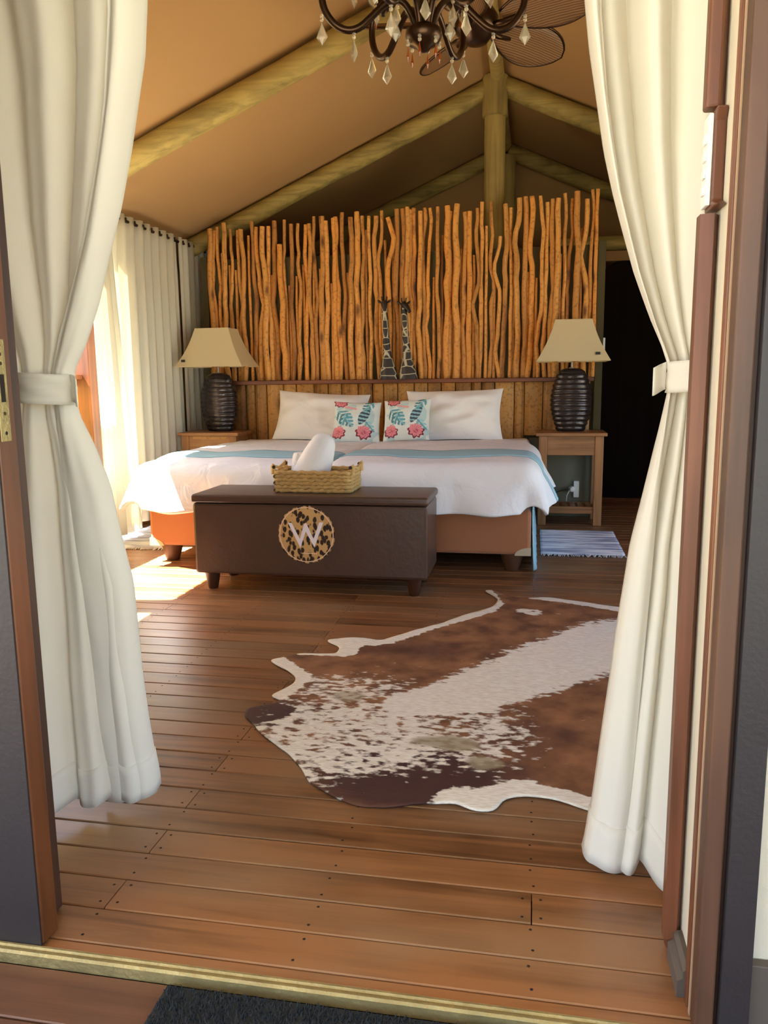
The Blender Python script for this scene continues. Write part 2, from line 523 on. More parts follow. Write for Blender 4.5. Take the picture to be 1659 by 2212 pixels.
def rag_mat():
    m, nt, b, N, L = newmat('rag_stripes')
    geo = N.new('ShaderNodeNewGeometry')
    mp = N.new('ShaderNodeMapping'); mp.inputs['Scale'].default_value = (3, 34, 1)
    L.new(geo.outputs['Position'], mp.inputs['Vector'])
    n = N.new('ShaderNodeTexNoise'); n.inputs['Scale'].default_value = 1.0; n.inputs['Detail'].default_value = 3
    L.new(mp.outputs[0], n.inputs['Vector'])
    cr = N.new('ShaderNodeValToRGB'); e = cr.color_ramp.elements
    e[0].position = .40; e[0].color = lin(150, 156, 182); e[1].position = .56; e[1].color = lin(240, 242, 250)
    L.new(n.outputs['Fac'], cr.inputs[0]); L.new(cr.outputs[0], b.inputs['Base Color'])
    b.inputs['Roughness'].default_value = .95
    return m
M['rag'] = rag_mat()
M['fringe'] = plain('rag_fringe', lin(224, 226, 232), .95)

def blade_mat():
    m, nt, b, N, L = newmat('woven_blade')
    tc = N.new('ShaderNodeTexCoord')
    w = N.new('ShaderNodeTexWave'); w.inputs['Scale'].default_value = 26; w.inputs['Distortion'].default_value = 1.5
    w.bands_direction = 'Y'
    L.new(tc.outputs['Object'], w.inputs['Vector'])
    cr = N.new('ShaderNodeValToRGB'); e = cr.color_ramp.elements
    e[0].position = .1; e[0].color = lin(88, 60, 36); e[1].position = .6; e[1].color = lin(144, 104, 66)
    L.new(w.outputs['Fac'], cr.inputs[0]); L.new(cr.outputs[0], b.inputs['Base Color'])
    b.inputs['Roughness'].default_value = .6
    return m
M['blade'] = blade_mat()

# ------------------------------------------------------------------ the setting
XL, XR, YF, YB = -2.85, 2.25, 1.40, 8.20          # room: left, right, front (inner face), back
RX = -0.30                                         # ridge
RZ = 3.28
SL = .43
cz = lambda x: RZ - SL * abs(x - RX)

# floor: dark joist layer with every plank on it
fl = MB().box(XL - .1, XR + .1, 1.19, YB + .1, -.12, -.022).build('floor', M['dark'])
struct(fl, 'brown hardwood plank floor of the tent room', 'floor')
PITCH_B = .0958
rows = []
y = 1.217
k = 0
plank_edges = []
JO = [-2.505 + .42 * i for i in range(12)]
screws = MB()
def plank(parent, x0, x1, y0, y1, zt, mat, th=.02):
    c = .0022
    v, f = [], []
    prof = [(y0, zt - th), (y1, zt - th), (y1, zt - c), (y1 - c, zt), (y0 + c, zt), (y0, zt - c)]
    mb = MB().prism(prof, 'x', x0, x1)
    return mb.build('plank', mat, parent)
row = 0
yy = 1.190
while yy < YB:
    y0 = yy
    y1 = 1.217 if row == 0 else min(y0 + PITCH_B, YB + .05)
    gap = .0035 if y0 < 2.6 else .0045
    if row == 0:
        joints = []
    elif row % 2 == 0:
        joints = [JO[4]] + ([JO[9]] if row % 4 else [JO[8]])
        if row % 6 == 4: joints = [JO[4]]
    else:
        joints = {3: [JO[6]], 1: []}.get(row, [random.choice([JO[1], JO[2], JO[7], JO[8], JO[9]])])
    xs = [XL] + sorted(joints) + [XR]
    dz = random.uniform(-.0012, 0)
    for a, bb in zip(xs[:-1], xs[1:]):
        plank(fl, a + .0012, bb - .0012, y0 + gap / 2, y1 - gap / 2, dz, M['floor'])
    if row:
        for j in JO:
            for oy in (.02, PITCH_B - .02):
                if y0 + oy < YB:
                    for dx in ((-.018, .018) if j in joints else (random.uniform(-.006, .006),)):
                        if y0 < 4.2 or random.random() < .5:
                            cx, cy = j + dx, y0 + oy + random.uniform(-.003, .003)
                            n0 = 6
                            vs = [(cx + .0032 * math.cos(6.283 * q / n0), cy + .0032 * math.sin(6.283 * q / n0), dz + .0006) for q in range(n0)]
                            screws.add(vs, [tuple(range(n0))])
    yy = y1
    row += 1
so = screws.build('screw_heads', M['dark'], fl)
so['kind'] = 'stuff'

# porch deck outside the door
dk = MB().box(-3.4, 3.2, -2.6, 1.163, -.16, -.043).build('porch_deck', M['dark'])
struct(dk, 'dark reddish brown deck boards outside the doorway', 'deck')
yy = 1.166
i = 0
while yy > -2.4:
    plank(dk, -3.3, 3.1, yy - (.115 if i else .117), yy - .004, -.018, M['deck'], .024)
    yy -= .117
    i += 1
br = MB()
br.prism([(1.164, -.02), (1.164, .001), (1.168, .005), (1.172, .005), (1.175, .002), (1.179, .002), (1.182, .005), (1.186, .005), (1.189, .001), (1.189, -.02)], 'x', -1.74, .30)
struct(br.build('trim_1', M['brass']), 'brass threshold strip across the doorway floor', 'threshold strip')

# ground and shrubs outside
gnd = MB().box(-30, 30, -30, 40, -.6, -.45).build('ground', M['sand'])
struct(gnd, 'pale sunlit sandy ground outside the tent', 'ground')

# canvas roof
cm = MB()
for s in (-1, 1):
    xe = XL - .02 if s < 0 else XR + .02
    xs = np.linspace(RX, xe, 9)
    ys = np.linspace(1.1, YB + .2, 15)
    P = np.array([[(x, yv, cz(x)) for yv in ys] for x in (xs if s < 0 else xs[::-1])])
    cm.grid(P)
ceil = cm.build('ceiling', M['canvas'])
solid(ceil, .006)
struct(ceil, 'tan canvas tent ceiling sloping from ridge to eaves', 'ceiling')

def log(name, a, b_, r, mat, parent, n=14, seg=14, jit=.05):
    a, b_ = Vector(a), Vector(b_)
    pts, rad = [], []
    for i in range(seg + 1):
        t = i / seg
        p = a.lerp(b_, t)
        p += Vector((0, 0, 1)) * (mnoise.noise(p * 1.7 + Vector((r * 90, 0, 0))) * r * .18)
        pts.append(p)
        rad.append(r * (1 + jit * mnoise.noise(p * 3.1 + Vector((5, r * 40, 1)))))
    return MB().tube(pts, rad, n).build(name, mat, parent, smooth=True, sharp=50)

for Y in (2.72, 4.54, 6.36, 8.12):
    r = .072
    off = (r + .012) * math.sqrt(1 + SL * SL)
    for xe in (XL + .02, XR - .02):
        log('rafter_pole', (RX + (.03 if xe > 0 else -.03), Y, cz(RX) - off - .01), (xe, Y, cz(xe) - off), r, M['log'], ceil)
log('ridge_pole', (RX, 1.3, RZ - .05), (RX, 8.1, RZ - .05), .05, M['log'], ceil)
log('king_post', (RX - .02, 6.36, 0.02), (RX - .02, 6.36, RZ - .30), .078, M['log_z'], ceil)
log('king_post_cap', (RX - .02, 6.34, RZ - .32), (RX - .02, 6.34, RZ - .05), .095, M['log_z'], ceil, jit=.02)
log('king_post', (RX + .02, 8.08, .02), (RX + .02, 8.08, RZ - .15), .075, M['log_z'], ceil)

# back gable of canvas, side walls, front wall
def gable(mb, y0, y1, zb, x0=XL, x1=XR):
    poly = [(x0, zb), (x1, zb), (x1, cz(x1) - .01), (RX, RZ - .01), (x0, cz(x0) - .01)]
    return mb.prism(poly, 'y', y0, y1)
wb = gable(MB(), YB, YB + .06, -.02).build('wall_back', M['canvas_wall'])
struct(wb, 'brown canvas gable wall at the far end of the tent', 'wall')

zt = cz(XL) - .012
W0, W1, W2, W3 = 2.92, 3.07, 3.28, 4.74             # window openings along the left wall
WT = 2.09
W4 = 5.30
wl = MB()
wl.box(XL - .08, XL, 1.20, W0, -.02, zt)
wl.box(XL - .08, XL, W4, YB, -.02, zt)
wl.box(XL - .08, XL, W0, W4, WT + .06, zt)
wl = wl.build('wall_left', M['canvas_wall'])
struct(wl, 'canvas side wall behind the long curtains on the left', 'wall')
V0, V1 = 2.10, 5.00                                 # wide opening on the shady right side
wr = MB()
wr.box(XR, XR + .08, 1.20, V0, -.02, cz(XR) - .012)
wr.box(XR, XR + .08, V1, YB, -.02, cz(XR) - .012)
wr.box(XR, XR + .08, V0, V1, WT + .06, cz(XR) - .012)
wr = wr.build('wall_right', M['canvas_wall'])
win2 = thing('window_2', (XR, 3.5, 0), 'wide timber framed opening in the right wall', 'window frame')
win2['kind'] = 'structure'
for ya in (V0, (V0 + V1) / 2 - .04, V1 - .08):
    MB().box(XR - .03, XR + .07, ya, ya + .08, 0, WT).build('post', M['mahog'], win2, bevel=.004)
MB().box(XR - .03, XR + .07, V0, V1, WT, WT + .06).build('lintel', M['mahog'], win2, bevel=.004)
struct(wr, 'canvas side wall at the right of the tent', 'wall')
win = thing('window_1', (XL, 3.9, 0), 'orange brown timber door frame in the sunlit left wall', 'window frame')
win['kind'] = 'structure'
MB().box(XL - .07, XL + .03, W1, W2, 0, WT).build('post', M['mahog'], win, bevel=.004)
MB().box(XL - .07, XL + .05, W3, W3 + .10, 0, WT).build('post', M['mahog'], win, bevel=.004)
MB().box(XL - .07, XL + .03, W0 - .07, W0, 0, WT).build('post', M['mahog'], win, bevel=.004)
MB().box(XL - .07, XL + .03, W4 - .06, W4, 0, WT).build('post', M['mahog'], win, bevel=.004)
lp = MB()
lp.box(XL - .045, XL - .043, W0, W1, .015, 1.07)
lp.box(XL - .045, XL - .043, W2, W3, .015, 1.07)
lp.build('lower_flap', M['flap'], win)
MB().box(XL - .07, XL + .0, W0, W3, 1.07, 1.10).build('rail', M['mahog'], win, bevel=.003)
MB().box(XL - .07, XL + .03, W0 - .07, W4, WT, WT + .06).build('lintel', M['mahog'], win, bevel=.004)
MB().box(XL - .07, XL + .02, W0, W3, -.02, .015).build('sill', M['mahog'], win, bevel=.003)

JX = .268                                            # inner face of the right door jamb
wf = MB()
gable(wf, 1.24, YF, 2.14, XL, XR)
wf.box(XL, -1.78, 1.20, YF, -.02, 2.14)
wf.box(JX + .012, XR, 1.215, YF, -.02, 2.14)
wf = wf.build('wall_front', M['cream'])
struct(wf, 'cream plastered wall around the entrance doorway', 'wall')

# left door leaf (shut half of the double door)
d1 = thing('door_1', (-1.3, 1.21, 0), 'shut left door leaf, charcoal outside with brown timber edge', 'door')
d1['kind'] = 'structure'
DX = -.876
MB().box(-1.76, DX - .004, 1.188, 1.192, .004, 2.12).build('painted_face', M['char'], d1)
MB().box(-1.76, DX, 1.192, 1.238, .004, 2.12).build('leaf', M['leafwood'], d1, bevel=.003)
MB().box(-1.76, -.906, 1.238, 1.300, .004, 2.12).build('rebate_stile', M['mahog_d'], d1, bevel=.003)
MB().box(-1.78, .30, 1.192, 1.30, 2.122, 2.16).build('head_frame', M['mahog'], d1)
sp = MB().box(DX + .0005, DX + .0025, 1.1945, 1.2205, .938, 1.108).build('strike_plate', M['brass'], d1, bevel=.0008)
sp['label'] = 'brass strike plate'
MB().box(DX + .0026, DX + .0031, 1.202, 1.213, 1.004, 1.05).build('bolt_slot', M['dark'], sp)
for zc in (1.098, 1.083, 1.068, .985, .952):
    MB().prism([(1.2075 + .0032 * math.cos(q), zc + .0032 * math.sin(q)) for q in np.linspace(0, 6.28, 9)[:-1]], 'x', DX + .0026, DX + .0031).build('screw', M['metal'] if zc != .952 else M['dark'], sp)

# right jamb, casing, reveal trim, skirting
d2 = thing('door_2', (JX, 1.21, 0), 'worn brown timber door jamb with charcoal outer casing on the right', 'door frame')
d2['kind'] = 'structure'
MB().box(JX, JX + .016, 1.240, 1.262, .0, 2.12).build('stop', M['mahog'], d2, bevel=.002)
MB().box(JX + .003, JX + .016, 1.232, 1.240, .0, 2.12).build('groove', M['mahog_d'], d2)
MB().box(JX + .001, JX + .006, 1.224, 1.2315, .0, 2.12).build('seal', M['seal'], d2)
MB().box(JX + .002, JX + .030, 1.186, 1.2235, .0, 2.12).build('jamb', M['jamb'], d2, bevel=.003)
MB().box(JX + .030, JX + .036, 1.196, 1.214, .0, 2.12).build('groove', M['mahog_d'], d2)
MB().box(JX + .036, JX + .080, 1.178, 1.214, -.016, 2.16).build('casing', M['char'], d2, bevel=.002)
sk = MB().box(JX + .081, XR, 1.196, 1.2145, -.016, .125).build('baseboard_right', M['skirt'], None, bevel=.002)
struct(sk, 'dark skirting along the outside wall right of the doorway', 'baseboard')
rsk = MB()
rsk.prism([(JX - .012, .0), (JX + .0115, .0), (JX + .0115, .055), (JX + .004, .055), (JX - .003, .048), (JX - .003, .036), (JX - .012, .030)], 'y', 1.2625, 1.360)
struct(rsk.build('baseboard_reveal', M['skirt']), 'dark moulded skirting at the foot of the cream door reveal', 'baseboard')

# corner trim at the inner edge of the reveal, in two lengths with a switch block between
def corner_trim(name, z0, z1, label, roundbottom=False):
    x0, x1, y0, y1, c = JX - .018, JX + .0115, 1.366, 1.395, .006
    mb = MB()
    if roundbottom:
        segs = [(z0 + .05 * (1 - math.cos(q)), .05 * (1 - math.sin(q))) for q in np.linspace(0, 1.57, 8)]
    mb.prism([(x0, y0), (x1 - .009, y0 - .004), (x1, y0 + .012), (x1, y1), (x0, y1)], 'z', z0 + (.03 if roundbottom else 0), z1)
    if roundbottom:
        pr = [(x0 + .03 - .03 * math.sin(q), z0 + .03 - .03 * math.cos(q)) for q in np.linspace(0, 1.57, 7)]
        mb.prism([(x1, z0), *pr, (x1, z0 + .03)], 'y', y0, y1)
    return struct(mb.build(name, M['mahog'], None, bevel=.004), label, 'trim')
corner_trim('trim_2', .0, 1.283, 'lower brown wooden corner trim right of the doorway below the switch', True)
corner_trim('trim_3', 1.438, 2.13, 'upper brown wooden corner trim right of the doorway above the switch')
sw = thing('light_switch', (JX, 1.37, 1.29), 'white four-way light switch plate on a brown wooden block', 'light switch')
bk = MB().prism([(1.288, 1.318), (1.300, 1.352), (1.415, 1.352), (1.434, 1.342), (1.434, 1.40), (1.288, 1.40)], 'x', 0, 1)
bk.v = [((JX - .006 if p[0] < .5 else JX + .0115), p[2], p[1]) for p in bk.v]
bk.build('wooden_block', M['mahog'], sw, bevel=.003)
plate = MB().box(JX - .013, JX - .0062, 1.358, 1.398, 1.294, 1.428).build('plate', M['white'], sw, bevel=.0015)
for zc in (1.318, 1.343, 1.368, 1.393):
    MB().box(JX - .0165, JX - .0132, 1.367, 1.385, zc - .007, zc + .007).build('rocker', M['white'], plate, bevel=.001)

# porch roof overhead outside
pr = MB().box(-3.6, 3.4, -2.4, 1.15, 2.62, 2.66).build('porch_roof', M['cream'])
struct(pr, 'tan porch awning above the entrance', 'awning')

# partition behind the headboard with dark doorway
pt = MB()
pt.box(.20, .56, 7.20, 7.28, 0, 2.10)
pt.box(.56, 1.50, 7.20, 7.28, 2.02, 2.10)
pt.box(1.50, XR, 7.20, 7.28, 0, 2.10)
pt = pt.build('wall_partition', M['canvas_wall'])
struct(pt, 'brown partition wall behind the headboard at the right', 'wall')
log('top_pole', (.10, 7.24, 2.165), (XR, 7.24, 2.165), .062, M['log'], pt)
dd = thing('door_3', (1.0, 7.25, 0), 'very dark wooden door right of the headboard', 'door')
dd['kind'] = 'structure'
arch = [(.56, .004), (1.5, .004), (1.5, 2.02)] + [(.56 + .16 * (1 - math.sin(q)), 1.90 + .12 * (math.cos(q))) for q in np.linspace(0, 1.57, 7)]
MB().prism(arch, 'y', 7.215, 7.255).build('leaf', M['darkdoor'], dd)
for x in (.72, 1.0, 1.28):
    MB().box(x, x + .012, 7.211, 7.2149, .05, 1.95).build('batten', M['darkdoor'], dd)

# ------------------------------------------------------------------ headboard
HB = thing('headboard', (-1.05, 6.2, 0), 'tall headboard screen of upright sticks above wooden slabs', 'headboard')
HY = 6.19
hx = lambda u, Yd=6.165: None
MB().box(-2.56, .44, HY, HY + .03, .0, 2.00).build('panel', M['olive'], HB)
MB().box(.44, .495, HY - .03, HY + .06, .0, 2.02).build('edge_post', M['olive'], HB, bevel=.004)
MB().box(-2.615, -2.56, HY - .03, HY + .06, .0, 2.02).build('edge_post', M['olive'], HB, bevel=.004)
led = MB().box(-2.54, .43, 6.055, HY, 1.022, 1.052).build('ledge', M['ledge'], HB, bevel=.004)
MB().box(-.03, .438, HY - .012, HY - .001, .0, .60).build('lower_board', M['grey'], HB)
STX = [(-2.528, 2.23), (-2.494, 2.22), (-2.461, 2.245), (-2.405, 2.27), (-2.355, 2.225), (-2.297, 2.215), (-2.256, 2.215), (-2.177, 2.275), (-2.134, 2.23), (-2.083, 2.228), (-2.052, 2.232), (-2.003, 2.27), (-1.958, 2.09), (-1.916, 2.275), (-1.861, 2.24), (-1.801, 2.24), (-1.749, 2.23), (-1.718, 2.235), (-1.669, 2.285), (-1.619, 2.285), (-1.586, 2.25), (-1.521, 2.265), (-1.500, 2.275), (-1.459, 2.305), (-1.387, 2.265), (-1.341, 2.305), (-1.300, 2.275), (-1.244, 2.268), (-1.199, 2.268), (-1.153, 2.305), (-1.098, 2.25), (-1.037, 2.31), (-.992, 2.31), (-.955, 2.318),
       (-.934, 2.30), (-.903, 2.31), (-.861, 2.285), (-.820, 2.308), (-.783, 2.306), (-.730, 2.31), (-.663, 2.315), (-.634, 2.275), (-.583, 2.322), (-.520, 2.265), (-.488, 2.268), (-.425, 2.285), (-.396, 2.33), (-.332, 2.33), (-.270, 2.08), (-.232, 2.308), (-.189, 2.28), (-.126, 2.34), (-.081, 2.35), (-.034, 2.35), (.038, 2.348), (.072, 2.305), (.115, 2.325), (.148, 2.325), (.200, 2.36), (.240, 2.322), (.286, 2.365), (.360, 2.312), (.399, 2.375), (.424, 2.375)]
KINK = {8: (1.62, .02), 29: (1.95, -.03), 30: (2.05, .035), 45: (1.62, -.04), 47: (1.72, .05), 48: (1.85, -.03), 40: (1.9, .015), 51: (2.05, -.035), 61: (1.92, -.045), 5: (1.62, .03), 37: (1.5, .01)}
for i, (x, zt_) in enumerate(STX):
    rnd = random.Random(i * 13 + 5)
    r0 = rnd.choice([.0145, .017, .019, .0205, .023])
    if x > .41: r0 = .014
    pts, rad = [], []
    z0 = 1.054
    n = 16
    ph = rnd.uniform(0, 100)
    amp = rnd.uniform(.010, .024)
    lean = rnd.uniform(-.012, .012)
    kinks = [(rnd.uniform(1.2, 2.1), rnd.uniform(-.022, .022), rnd.uniform(.05, .12)) for _ in range(rnd.choice([0, 1, 1, 2]))]
    for j in range(n + 1):
        t = j / n
        z = z0 + (zt_ - z0) * t
        dx = amp * (mnoise.noise(Vector((ph, z * 2.6, 0))) + .5 * mnoise.noise(Vector((ph, z * 7, 3)))) * 1.3 + lean * (1 - t)
        if i in KINK:
            kz, ka = KINK[i]
            dx += ka * math.exp(-((z - kz) / .11) ** 2)
        for kz, ka, kw in kinks:
            dx += ka * math.exp(-abs(z - kz) / kw)
        dy = .5 * amp * mnoise.noise(Vector((ph + 40, z * 2.2, 0)))
        pts.append((max(min(x + dx, .425), -2.545), HY - .002 - r0 + dy - (.016 if i % 3 == 0 else 0), z))
        rad.append(r0 * (1.12 - .22 * t) * (1 + .14 * mnoise.noise(Vector((ph, z * 11, 9)))))
    MB().tube(pts, rad, 8).build('stick', M['stick'], HB, smooth=True, sharp=55)
# thinner filler sticks where the screen is dense
gaps = sorted(range(len(STX) - 1), key=lambda q: STX[q][0] - STX[q + 1][0])[:30]
for i, gi in enumerate(gaps):
    rnd = random.Random(i * 31 + 900)
    a, b2 = STX[gi], STX[gi + 1]
    x = (a[0] + b2[0]) / 2
    z1 = rnd.uniform(1.75, 2.2)
    pts = [(x + .008 * mnoise.noise(Vector((i * 7.7, z * 3, 1))), HY - .010, z) for z in np.linspace(1.054, z1, 9)]
    MB().tube(pts, [.0135 * (1.1 - .3 * q / 8) for q in range(9)], 7).build('stick', M['stick'], HB, smooth=True, sharp=55)
x = -2.545
i = 0
while x < .40:
    rnd = random.Random(i * 7 + 77)
    w = min(rnd.uniform(.07, .15), .432 - x)
    zb = .05 if x < -.14 else .62
    xa, xb = x + .002, x + w - .002
    prof = [(xa, HY - .001), (xa + .004, HY - .012), (xa + w * .25, HY - .022 - rnd.uniform(0, .006)), (xa + w * .7, HY - .023), (xb - .004, HY - .013), (xb, HY - .001)]
    v, f = [], []
    ns = 7
    for j in range(ns):
        z = zb + (1.020 - zb) * j / (ns - 1)
        sh = [.004 * mnoise.noise(Vector((i * 3.3, z * 4, 0))), .004 * mnoise.noise(Vector((i * 3.3 + 50, z * 4, 0)))]
        for q, p in enumerate(prof):
            v.append((p[0] + (sh[0] if q < 3 else sh[1]) * (1 if 0 < q < 5 else .3), p[1], z))
    npf = len(prof)
    for j in range(ns - 1):
        for q in range(npf - 1):
            f.append((j * npf + q, j * npf + q + 1, (j + 1) * npf + q + 1, (j + 1) * npf + q))
    f.append(tuple(range(npf - 1, -1, -1)))
    f.append(tuple(range((ns - 1) * npf, ns * npf)))
    obj('slab', v, f, M['slab'], HB)
    x += w
    i += 1

# ------------------------------------------------------------------ bed
BX0, BX1, BY0, BY1 = -2.20, 0.0, 4.26, 6.145
bed = thing('bed', (-1.1, 5.2, 0), 'wide double bed on a brown suede base with blue valance', 'bed')
for a, b2 in ((BX0, -1.103), (-1.097, BX1)):
    MB().box(a, b2, BY0, BY1, .10, .345).build('base', M['bedbase'], bed, bevel=.018)
MB().box(BX0 + .01, BX1 - .01, BY0 + .01, BY1 - .01, .346, .555).build('mattress', M['pillow'], bed, bevel=.05)
for x, yv in ((BX0 + .10, BY0 + .08), (-1.2, BY0 + .08), (-1.0, BY0 + .08), (BX1 - .10, BY0 + .08), (BX0 + .1, BY1 - .1), (BX1 - .1, BY1 - .1)):
    MB().lathe([(.036, 0), (.040, .006), (.062, .085), (.064, .0995)], (x, yv, 0), 16).build('foot', M['darkfoot'], bed, smooth=True, sharp=40)
for x, s in ((BX0, 1), (BX1, -1)):
    q = [(x - s * .002, .098), (x + s * .085, .098)] + [(x - s * .002 + s * .087 * math.cos(w), .098 + .045 * math.sin(w)) for w in np.linspace(.15, 1.45, 6)] + [(x - s * .002, .143)]
    if s < 0: q = q[::-1]
    mb = MB().prism(q, 'y', BY0 - .003, BY0 + .02)
    cp = mb.build('corner_patch', M['pale'], bed)
    cp['label'] = 'pale leather corner patch'
# valance down the right side
yv = np.linspace(BY0 + .03, BY1 - .1, 60)
P = np.array([[(BX1 + .006 + (.010 + .022 * (1 - z / .34)) * (.55 + .45 * math.sin(yy_ * 38)) * (1 - z / .345), yy_, z) for z in np.linspace(.344, .012, 8)] for yy_ in yv])
o = MB().grid(P).build('valance', M['blue'], bed, smooth=True)
solid(o, .004)
o['label'] = 'light blue valance'

def duvet(name, label, xi, sgn, seed, zoff=0.0):
    """sgn=+1: outer edge to the right. grid over (s across, t along) draped over the outer side and the foot"""
    Wd, Ld, Ov, Of, R = 1.085, 1.78, .30, .315, .115
    s = np.concatenate([np.linspace(0, Wd, 52), Wd + np.linspace(0, Ov, 26)[1:]])
    t = np.concatenate([np.linspace(0, Ld, 70), Ld + np.linspace(0, Of, 26)[1:]])
    yhead = BY0 + Ld - .02
    def pt(sv, tv, off=0.0):
        a, b_ = max(0, sv - (Wd - .02)), max(0, tv - (Ld - .02))
        rho = math.hypot(a, b_)
        k = 1.0
        if a > 0 and b_ > 0:
            mxr = 1 / max(a / (Ov + .02), b_ / (Of + .02)) * rho
            k = 1.0 - .28 * min(1, 2 * a * b_ / (rho * rho))
        rho *= k
        x = min(sv, Wd - .02)
        y_ = yhead - min(tv, Ld - .02)
        nn = Vector((x * sgn + xi, y_, seed))
        puff = .018 * mnoise.noise(nn * 2.3) + .008 * mnoise.noise(nn * 6.0)
        # rolled inner edge
        e = min(1.0, sv / .10)
        zi = -.055 * (1 - math.sqrt(max(0, 1 - (1 - e) ** 2)))
        zc = .592 + zoff + puff + zi + .02 * math.sin(math.pi * min(1, tv / Ld))
        out = 0.0
        if rho > 0:
            d = (a / math.hypot(a, b_), b_ / math.hypot(a, b_))
            phi = min(rho / R, 1.25)
            out = R * math.sin(phi)
            dz = R * (1 - math.cos(phi))
            rem = max(0, rho - 1.25 * R)
            fold_s = (x + y_ * .7) * 15 + math.atan2(a, b_ + 1e-6) * 5
            fl_ = math.sin(fold_s + 1.7 * mnoise.noise(nn * 3)) * .030 * (rem / .2) + .012 * mnoise.noise(nn * 9 + Vector((0, 0, rho * 6)))
            out += rem * .34 + fl_ * min(1, rem / .05)
            tk = max(0.0, min(1.0, (y_ - 5.42) / .26))
            out *= 1 - .55 * tk * tk * (3 - 2 * tk)
            dz += rem * .94
            zc = zc - puff * min(1, rho / .1) * .5 - dz
            return (xi + sgn * (x + d[0] * (out + off)), y_ - d[1] * (out + off), zc + off * (1 - min(1, rho / .12)))
        return (xi + sgn * x, y_, zc + off)
    P = np.array([[pt(sv, tv) for tv in t] for sv in s])
    mb = MB().grid(P)
    if sgn < 0:
        pass
    o = mb.build(name, M['duvet'], None, smooth=True)
    solid(o, .03, -1.0 if sgn < 0 else 1.0)
    tag(o, label, 'duvet', 'white duvets on the bed')
    # blue band across
    sb = s[s > .01]
    tb = np.linspace(1.27, 1.56, 10)
    Pb = np.array([[pt(sv, tv, .006) for tv in tb] for sv in sb])
    b_ = MB().grid(Pb).build('blue_band', M['blue'], o, smooth=True)
    solid(b_, .004, -1.0 if sgn < 0 else 1.0)
    b_['label'] = 'pale blue band across the duvet'
    return o
duvet('duvet', 'white duvet with blue band on the sunlit left half of the bed', -1.10, -1, 3.0)
duvet('duvet', 'white duvet with blue band on the right half of the bed', -1.12, 1, 11.0, .012)

def pillow_mesh(W, H, T, n=40, seed=0, wr=.01, pinch=.07):
    front, back = np.zeros((n + 1, n + 1, 3)), np.zeros((n + 1, n + 1, 3))
    for i in range(n + 1):
        for j in range(n + 1):
            u, v = -1 + 2 * i / n, -1 + 2 * j / n
            x = W * u * (1 - pinch * (1 - v * v) * abs(u))
            z = H * v * (1 - pinch * (1 - u * u) * abs(v))
            h = max(0, (1 - abs(u) ** 2.4)) ** .55 * max(0, (1 - abs(v) ** 2.4)) ** .55
            w_ = wr * mnoise.noise(Vector((u * 2.2 + seed, v * 2.6, seed))) * h
            front[i, j] = (x, -T * h - w_, z)
            back[i, j] = (x, T * h, z)
    mb = MB().grid(front)
    mb2 = MB().grid(back[::-1])
    mb.add(mb2.v, mb2.f)
    return mb, n

def place(mb, loc, rx, rz=0, ry=0):
    Mx = Matrix.Translation(loc) @ Matrix.Rotation(rz, 4, 'Z') @ Matrix.Rotation(ry, 4, 'Y') @ Matrix.Rotation(rx, 4, 'X')
    return mb.xf(Mx)

mb, _ = pillow_mesh(.36, .20, .095, seed=1, wr=.03)
tag(place(mb, (-1.585, 5.90, .775), -.42, 0, .055).build('pillow', M['pillow'], None, smooth=True), 'plain white pillow on the left half of the bed', 'pillow', 'white pillows')
mb, _ = pillow_mesh(.36, .20, .095, seed=5, wr=.03)
tag(place(mb, (-.575, 5.90, .785), -.40, 0, -.02).build('pillow', M['pillow'], None, smooth=True), 'plain white pillow on the right half of the bed', 'pillow', 'white pillows')

